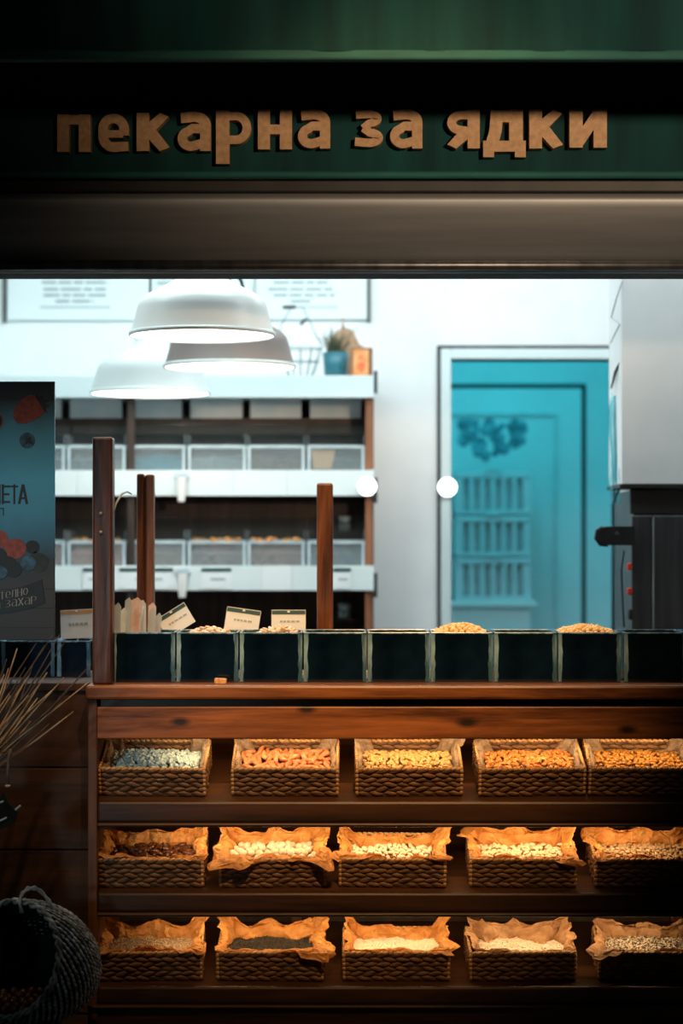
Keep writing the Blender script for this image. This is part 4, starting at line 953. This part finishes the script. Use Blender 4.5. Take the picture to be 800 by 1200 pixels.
# wire basket
y5 = YU+.14
wbk = thing('wire_basket', 'dark wire basket with a tall hoop handle on the shelf top', 'wire basket', (PX(352, y5), y5, ztop))
ring = lambda r, z, n=20: [(r*math.cos(6.2832*k/n), r*.7*math.sin(6.2832*k/n), z) for k in range(n)]
for r, z in ((.05, .004), (.078, .07), (.092, .125)): MB().tube(ring(r, z), .0022, 5, closed=True).build('ring_wire', M['wire'], wbk)
for k in range(12):
    a = 6.2832*k/12; MB().tube([(r*math.cos(a), r*.7*math.sin(a), z) for r, z in ((.05, .004), (.078, .07), (.092, .125))], .0018, 5).build('rib_wire', M['wire'], wbk)
MB().tube([(-.092, 0, .125), (-.085, 0, .22), (-.04, 0, .30), (.01, 0, .30), (.04, 0, .24), (.092, 0, .125)], .0022, 6).build('handle', M['wire'], wbk)
MB().tube([(-.075, -.004, .300), (-.02, -.004, .302)], .008, 8).build('grip', M['black'], wbk)
MB().tube([(.0, -.004, .225), (.02, -.004, .25), (.03, -.004, .245)], .006, 8).build('grip', M['black'], wbk)

# ------------------------------------------------------------------ printed boards on the back wall
def wall_board(label, a, c, top, bot, lines, frame):
    Y = YB-.02; t = thing('notice_board', label, 'notice', (PX((a+c)/2, Y), Y, PZ(bot, Y)))
    wb(MB().box((PX(a, Y), Y, PZ(bot, Y)), (PX(c, Y), Y+.014, PZ(top, Y)), .002), 'panel', M['board'], t)
    for px in frame: wb(MB().box((PX(px-2, Y), Y-.006, PZ(bot, Y)-.01), (PX(px+2, Y), Y+.018, PZ(top, Y)), .002), 'edge_strip', M['board_frame'], t)
    rs = random.Random(int(a))
    for (py, l0, l1, th) in lines:
        b = MB(); x = l0
        while x < l1:
            l = rs.uniform(9, 26) if th > 2 else (l1-l0); e = min(x+l, l1)
            b.box((PX(x, Y), Y-.0015, PZ(py+th/2, Y)), (PX(e, Y), Y, PZ(py-th/2, Y))); x = e+2.5
        wb(b, 'text_line', M['ink'], t)
wall_board('white printed notice with a centred block of grey text beside the dark strip', 9, 174, 250, 375, [(325, 47, 129, 1.6), (331, 49, 127, 3.2), (339, 51, 124, 3.2), (346, 51, 125, 3.2), (353, 65, 110, 3.2), (360, 47, 129, 1.6)], (5,))
wall_board('white printed notice with text lines behind the big white lamp', 178, 296, 250, 372, [(326, 186, 240, 1.6), (332, 184, 235, 3.2), (340, 186, 232, 3.2), (347, 190, 230, 3.2)], ())
wall_board('wide white printed notice with grey text by the dark corner strip', 300, 430, 250, 374, [(324, 314, 396, 1.6), (331, 320, 384, 3), (339, 314, 390, 3), (346, 320, 392, 3), (353, 340, 366, 3), (360, 330, 396, 1.6)], (432,))

# ------------------------------------------------------------------ hood, film and oven at the right
YH = 1.2
hx = PX(728, YH)
hd = thing('extractor_hood', 'plain white boxed hood above the steel oven', 'hood', (hx+.35, YH+.2, PZ(568, YH)))
wb(MB().box((hx, YH, PZ(568, YH)), (XR-.005, YH+.34, ZC-.005), .004), 'boxing', M['wall'], hd)
wb(MB().box((hx-.006, YH-.004, PZ(572, YH)), (XR-.005, YH+.35, PZ(567, YH)), .002), 'lower_edge', M['black'], hd)
ox = PX(740, YH)
ov = thing('steel_oven', 'dark steel oven cabinet standing under the white hood', 'oven', (ox+.35, YH+.2, 0))
wb(MB().box((ox+.012, YH+.035, 0), (XR-.01, YH+.55, PZ(574, YH))), 'carcass', M['steel_dark'], ov)
wb(MB().box((ox, YH+.03, PZ(602, YH)), (XR-.01, YH+.06, PZ(574, YH)), .003), 'top_panel', mat('shaded oven panel', (.035, .033, .032), .45, metal=.5, col2=(.05, .048, .045), nscale=8), ov)  # dark tone paints the shade of the recess under the hood
wb(MB().box((ox, YH, .12), (PX(764, YH), YH+.034, PZ(604, YH)), .004), 'door_panel', M['steel_dark'], ov)
wb(MB().box((PX(766, YH), YH, .12), (XR-.02, YH+.034, PZ(604, YH)), .004), 'door_panel', M['steel_dark'], ov)
wb(MB().tube([(PX(765, YH), YH-.004, .3), (PX(765, YH), YH-.004, PZ(606, YH))], .003, 6), 'door_seam', M['steel'], ov)
for py in (634, 664, 693):
    c = P(738, py, YH-.01); wb(MB().box((c.x-.010, YH-.02, c.z-.012), (c.x+.006, YH+.01, c.z+.012), .004), 'button', M['red'], ov)
c = P(738, 720, YH-.01); wb(MB().box((c.x-.006, YH-.02, c.z-.018), (c.x+.006, YH+.01, c.z+.018), .004), 'button', M['black'], ov)
# black lever with a loop
h = MB(); x0, x1 = PX(703, YH), PX(742, YH); z = PZ(628, YH); r = PS(11, YH)
pts = [(x1, z-r), (x0+r*.6, z-r)] + [(x0+r*.6-r*math.sin(a)*1.0, z-r*math.cos(a)) for a in [i*math.pi/8 for i in range(1, 8)]] + [(x0+r*.6, z+r), (x1, z+r)]
h.prism(pts, YH-.03, YH-.002)
lv = wb(h, 'lever', M['black'], ov)
wb(MB().tube([P(712, 639, YH-.016), P(703, 638, YH-.016), P(698, 631, YH-.016), P(699, 622, YH-.016), P(706, 618, YH-.016)], .0065, 8), 'lever_loop', M['black'], lv, smooth=True)
m = Matrix.Translation(P(723, 626, YH-.031)) @ Matrix.Rotation(R(90), 4, 'X')
wb(MB().lathe([(0, .003), (.007, .002), (.009, 0)], 14, m=m), 'lever_pin', M['gap'], lv)
wb(MB().tube([P(731, 645, YH+.01), P(728, 668, YH+.02), P(729, 700, YH+.02), P(731, 735, YH+.02)], .0035, 6), 'cable', M['black'], ov, smooth=True)
# hanging cyan plastic film on the hood side
b = MB(); U, V = 14, 40; vs = []
for j in range(V+1):
    t = j/V; py = 418+172*t
    for i in range(U+1):
        s = i/U; w0 = 2+12*min(1, t*3)*(1 if t < .85 else 1-(t-.85)*2)
        px = 727.5 - w0*s - 1.5*math.sin(t*9+s*5); Y = YH+.06+.16*s+.02*math.sin(s*14+t*6)
        p = P(px, py + 10*s*(1-t), Y); vs.append(p)
b.add(vs, [(j*(U+1)+i, j*(U+1)+i+1, (j+1)*(U+1)+i+1, (j+1)*(U+1)+i) for j in range(V) for i in range(U)])
fl = thing('plastic_film', 'cyan glossy plastic film hanging from the side of the hood', 'plastic film', P(722, 590, YH+.1))
wb(b, 'sheet', M['film'], fl, smooth=True)
wb(MB().tube([P(728, 421, YH+.05), P(721, 436, YH+.1), P(716, 455, YH+.2)], [.004, .006, .003], 6), 'top_fold', M['gap'], fl)
wb(MB().tube([P(728, 470, YH+.05), P(727.5, 520, YH+.05), P(727, 570, YH+.05), P(718, 590, YH+.1)], [.003, .004, .005, .002], 6), 'side_fold', M['gap'], fl)
wb(MB().tube([P(729, 330, YH-.004), P(722, 350, YH-.0), P(716, 372, YH+.1), P(726, 380, YH+.02), P(715, 402, YH+.1)], .0022, 5), 'hanging_wire', M['ink'], fl)

# ------------------------------------------------------------------ berry poster
YO = -.02
pw0, pw1, pz0, pz1 = PX(-120, YO), PX(64, YO), PZ(750, YO), PZ(447, YO)
po = thing('berry_poster', 'dark blue printed poster board with berries and Cyrillic lettering', 'poster', ((pw0+pw1)/2, YO, pz0))
m_, N_, L_, b_ = new_mat('poster print')
tc = N_.new('ShaderNodeTexCoord'); sx = N_.new('ShaderNodeSeparateXYZ'); L_.new(tc.outputs['Object'], sx.inputs[0])
mr = N_.new('ShaderNodeMapRange'); mr.inputs['From Min'].default_value = 0; mr.inputs['From Max'].default_value = pz1-pz0; L_.new(sx.outputs['Z'], mr.inputs['Value'])
nz = N_.new('ShaderNodeTexNoise'); nz.inputs['Scale'].default_value = 7; nz.inputs['Detail'].default_value = 8; L_.new(tc.outputs['Object'], nz.inputs['Vector'])
ma = N_.new('ShaderNodeMath'); ma.operation = 'MULTIPLY_ADD'; ma.inputs[1].default_value = .16; L_.new(nz.outputs['Fac'], ma.inputs[0]); L_.new(mr.outputs[0], ma.inputs[2])
rp = N_.new('ShaderNodeValToRGB'); cr = rp.color_ramp; cr.elements[0].position = 0; cr.elements[0].color = (.018, .012, .010, 1); cr.elements[1].position = 1; cr.elements[1].color = (.035, .05, .055, 1)
for p_, c_ in [(.28, (.05, .045, .045, 1)), (.36, (.03, .045, .055, 1)), (.48, (.04, .19, .34, 1)), (.70, (.08, .48, .82, 1)), (.88, (.07, .34, .56, 1)), (1.0, (.05, .08, .09, 1))]:
    e = cr.elements.new(min(p_, .995)); e.color = c_
L_.new(ma.outputs[0], rp.inputs[0]); L_.new(rp.outputs[0], b_.inputs['Base Color']); b_.inputs['Roughness'].default_value = .5
wb(MB().box((pw0, YO, pz0), (pw1, YO+.012, pz1), .001), 'panel', m_, po)
def flat(name, mt, poly, lift=.0012, par=None): return wb(MB().prism([(PX(x, YO), PZ(y, YO)) for x, y in poly], YO-lift, YO), name, mt, par or po)
RED = mat('printed strawberry', (.22, .03, .018), .5, col2=(.34, .07, .035), nscale=60); BLU = mat('printed blueberry', (.012, .04, .09), .5, col2=(.05, .17, .30), nscale=45); BLK = mat('printed black', (.007, .007, .008), .5, col2=(.012, .012, .013), nscale=20); GRN = mat('printed leaf', (.012, .020, .014), .5, col2=(.03, .04, .025), nscale=30); PTX = mat('printed dark lettering', (.012, .012, .014), .5, col2=(.02, .02, .022), nscale=30); PWH = mat('printed pale lettering', (.30, .30, .28), .5, col2=(.36, .36, .34), nscale=40); TAN = mat('printed tan', (.16, .12, .08), .5, col2=(.22, .17, .12), nscale=30)
sb_ = flat('printed_strawberry', RED, [(15, 488), (17, 478), (24, 469), (34, 463), (43, 463), (50, 469), (53, 479), (49, 487), (40, 492), (30, 496), (20, 496)])
flat('printed_calyx', GRN, [(41, 464), (43, 459), (45, 465), (50, 463), (50, 468), (57, 469), (52, 472), (58, 476), (53, 477), (55, 484), (50, 479), (46, 472)], .002, sb_)
circ = lambda x, y, r, n=18, e=1.0: [(x+r*math.cos(6.2832*k/n), y+r*e*math.sin(6.2832*k/n)) for k in range(n)]
bb_ = flat('printed_blueberry', BLU, circ(32, 516, 9.2)); flat('printed_blueberry_crown', BLK, [(29, 512), (33, 514), (37, 511), (36, 516), (38, 520), (33, 519), (29, 521), (31, 516)], .002, bb_)
rg_ = flat('printed_ring', TAN, circ(-9, 493, 13.5, 26)); flat('printed_disc', BLK, circ(-9, 493, 11.5, 26), .002, rg_)
for (s, a, c) in [('Е', 2, 12), ('Т', 12.5, 21), ('А', 21, 33)]:
    wb(text_fit(MB(), s, PX(a, YO), PX(c, YO), PZ(590.5, YO), PZ(567.5, YO), YO-.0015, YO, .26), 'printed_letter', PTX, po)
wb(text_fit(MB(), 'Н', PX(-9, YO), PX(.6, YO), PZ(590.5, YO), PZ(567.5, YO), YO-.0015, YO, .26), 'printed_letter', PTX, po)
wb(text_fit(MB(), 'п', PX(-1.5, YO), PX(4.5, YO), PZ(604, YO), PZ(595, YO), YO-.0015, YO, .2), 'printed_letter', PTX, po)
# berry pile print
flat('printed_leaf', GRN, [(34, 652), (42, 646), (52, 650), (58, 655), (54, 668), (44, 672), (36, 664)])
for (x, y, r, mt, lf) in [(-2, 632, 12, RED, .0012), (18, 643, 13, RED, .0014), (38, 641, 8.5, BLK, .0012), (10, 660, 9, BLK, .002), (33, 660, 9.5, BLU, .0024), (16, 667, 10, BLK, .0026), (-2, 652, 11, BLK, .0022), (1, 671, 8, BLU, .003), (-14, 662, 12, RED, .0012)]:
    flat('printed_berry', mt, circ(x, y, r, 16, .92), lf)
bn_ = flat('printed_banner', BLK, [(-40, 696), (8, 692), (30, 686), (49, 679), (53, 706), (38, 712), (10, 718), (-40, 722)], .003)
def banner(s, x0, y0, x1, y1, hh):
    b = text_fit(MB(), s, 0, 1, 0, 1, YO-.0042, YO-.003, .2)
    b.v = [(PX(x0+(x1-x0)*p[0], YO), p[1], PZ(y0+(y1-y0)*p[0]-hh*p[2], YO)) for p in b.v]
    wb(b, 'printed_letters', PWH, bn_)
banner('телно', 0, 703, 33, 697, 9); banner('а захар', -6, 714, 43, 707, 9)
for py in (690, 712, 735):
    wb(MB().box((pw0+.002, YO-.0008, PZ(py+.8, YO)), (pw1-.002, YO, PZ(py, YO))), 'printed_plank_line', BLK, po)
pp_ = struct(wb(MB().box((-1.62, -.004+.0, 0), (PX(-34, 0), .12, OPT)), 'wall_front_left', M['facade']))

# ------------------------------------------------------------------ dried stalks in a floor vase
YW = -.28
vx, vz = PX(-58, YW), PZ(925, YW)
va = thing('floor_vase', 'tall dark floor vase beside the plank counter', 'vase', (vx, YW, 0))
MB().lathe([(0, 0), (.09, 0), (.13, .12), (.145, .35), (.11, .60), (.075, vz-.05), (.09, vz), (.082, vz), (.066, vz-.05), (.1, .5), (0, .45)], 32).build('vessel', M['terracotta'], va, smooth=True)
ds = thing('dried_stalks', 'bunch of dry straw stalks and twigs fanning out from the vase', 'dried stalks', (vx, YW, .5))
TIPS = [(20, 760, 1), (5, 790, 1), (43, 753, 0), (52, 756, 0), (70, 743, 0), (76, 752, 0), (62, 744, 0), (107, 778, 0), (104, 781, 0), (103, 800, 1), (86, 834, 1), (70, 846, 1), (55, 788, 1), (75, 794, 1), (40, 775, 0), (35, 790, 1), (10, 783, 1), (62, 808, 1), (70, 824, 0), (48, 800, 1), (28, 800, 1), (16, 806, 1), (24, 842, 0), (8, 772, 0), (-5, 765, 1), (-15, 780, 1), (33, 815, 1), (50, 838, 1), (58, 848, 0), (30, 782, 0), (12, 815, 1), (44, 818, 1), (-25, 760, 0), (-40, 770, 1), (-60, 758, 1), (-80, 775, 1), (20, 830, 1), (2, 830, 1), (-100, 800, 1), (36, 845, 1)]
rs = random.Random(21)
for i, (x, y, k) in enumerate(TIPS):
    Yt = YW+rs.uniform(-.10, .12); tip = P(x, y, Yt); base = Vector((vx+rs.uniform(-.03, .03), YW+rs.uniform(-.03, .03), vz-.30))
    neck = Vector((vx+rs.uniform(.0, .05), YW+rs.uniform(-.03, .03), vz+.005))
    d = tip-neck; side = Vector((d.z, 0, -d.x)).normalized()*rs.uniform(-.012, .02)
    pts = [base, neck, neck+d*.33+side*.7, neck+d*.66+side, tip]
    wb(MB().tube(pts, [.0032, .0032, .0030, .0026, .0016 if k else .0010], 5), 'stalk', M['straw' if k else 'straw_dark'], ds, smooth=True)
# string with a dark tag hanging from a stalk
hg = thing('hanging_tag', 'small dark tag on a knotted string under the dry stalks', 'tag', P(9, 965, YW-.06))
wb(MB().tube([P(12, 878, YW-.06), P(10, 890, YW-.06), P(9, 905, YW-.06), P(9, 921, YW-.06)], .0045, 6), 'string', M['straw_dark'], hg, smooth=True)
c = P(9, 921, YW-.06); wb(MB().ell(c, (.008, 0, 0), (0, .007, 0), (0, 0, .005), 8, 5), 'knot', M['straw'], hg, smooth=True)
poly = [P(x, y, YW).xz for x, y in [(9, 925), (16, 940), (25, 948), (20, 962), (6, 968), (-14, 966), (-18, 950), (-2, 938)]]
wb(MB().prism([tuple(p) for p in poly], YW-.068, YW-.055), 'leather_tag', M['matte_black'], hg)
for (x0, y0, x1, y1) in [(18, 949, 24, 944), (0, 962, 8, 958), (-2, 941, 4, 939)]:
    wb(MB().tube([P(x0, y0, YW-.07), P(x1, y1, YW-.07)], .003, 6), 'pale_stitch', M['ink'], hg)

# ------------------------------------------------------------------ tipped dark wicker basket with chestnuts
YK = -.38
mc = P(12, 1124, YK)
axis = Vector((-.42, -.86, .30)).normalized()
m_b = Matrix.Translation(mc) @ axis.to_track_quat('Z', 'Y').to_matrix().to_4x4()
tb = thing('tipped_wicker_basket', 'dark grey wicker basket tipped over with chestnuts inside', 'basket'); tb.matrix_world = m_b
Rm, Rb, Dp = .158, .125, .27
def rad_at(z): u = -z/Dp; return Rm+(Rb-Rm)*u+.028*math.sin(math.pi*u)
b = MB(); nr, ncol = 20, 46; rs = random.Random(3)
for r in range(nr):
    z = -Dp*(r+.5)/nr; rr = rad_at(z)
    for k in range(ncol):
        a = 6.2832*(k+.5*(r % 2))/ncol; t = Vector((-math.sin(a), math.cos(a), 0)); nrm = Vector((math.cos(a), math.sin(a), 0))
        d = (t*.55+Vector((0, 0, .85))).normalized(); u = nrm.cross(d)
        b.ell(nrm*(rr+rs.uniform(-.001, .002))+Vector((0, 0, z)), d*.0115, nrm*.0045, u*.0050, 6, 4)
stuff(b.build('wicker_weave', M['wicker_grey'], tb, smooth=True))
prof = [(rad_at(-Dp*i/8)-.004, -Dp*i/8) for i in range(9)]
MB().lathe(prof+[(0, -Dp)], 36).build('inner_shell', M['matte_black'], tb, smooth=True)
cord = []
n = 60
for w_i in range(2):
    pts = []
    for k in range(n*2):
        a = 6.2832*k/(n*2); ph2 = k*.9+w_i*math.pi
        pts.append(((Rm+.006*math.cos(ph2))*math.cos(a), (Rm+.006*math.cos(ph2))*math.sin(a), .004+.006*math.sin(ph2)))
    MB().tube(pts, .005, 5, closed=True).build('rim_braid', M['wicker_grey'], tb, smooth=True)
inv = m_b.inverted()
for sgn in (0,):
    hc = [(26, 1070), (23, 1060), (23.5, 1052), (27, 1045.5), (33, 1041), (40, 1040.5), (46, 1043), (52, 1049), (57, 1056), (63, 1064), (70, 1072), (76, 1079), (81, 1088)]
    hp = [P(x, y, YK+.02+.003*i) for i, (x, y) in enumerate(hc)]
    for w_i in range(2):
        MB().tube([inv @ (p+Vector((.003*math.cos(i*2.1+w_i*3.1), 0, .004*math.sin(i*2.1+w_i*3.1)))) for i, p in enumerate(hp)], .0042, 6).build('handle', M['wicker_grey'], tb, smooth=True)
# chestnuts lying in the lower part of the mouth
rs = random.Random(8); cnt = 0
for j in range(6):
    for i in range(10):
        px = -52+i*10.4+rs.uniform(-2, 2)+(5 if j % 2 else 0); Y = YK-.035+j*.026
        p = P(px, 1188-j*5.2+rs.uniform(-1.5, 1.5), Y); q = inv @ p
        rlim = rad_at(max(-Dp, min(0, q.z)))-.022
        if q.z > -.006 or q.z < -Dp+.02 or math.hypot(q.x, q.y) > rlim: continue
        o = bpy.data.objects.new('chestnut', rs.choice(IT['chestnut'])); COL.objects.link(o); o.location = p; o.rotation_euler = (rs.uniform(0, 6), rs.uniform(0, 6), rs.uniform(0, 6))
        tag(o, 'glossy brown chestnut lying in the tipped dark wicker basket', 'nut', 'chestnuts in the tipped basket'); cnt += 1
# low wooden stool under the basket
zs = mc.z-.195
so = thing('low_stool', 'low dark wooden stool under the tipped wicker basket', 'stool', (mc.x+.02, YK+.1, 0))
wb(MB().box((mc.x-.22, YK-.06, zs-.025), (mc.x+.12, YK+.30, zs), .006), 'seat', M['plank'], so)
for sx_ in (-.19, .07):
    for sy_ in (-.07, .25): wb(MB().box((mc.x+sx_, YK+sy_, 0), (mc.x+sx_+.03, YK+sy_+.03, zs-.025), .003), 'leg', M['plank'], so)
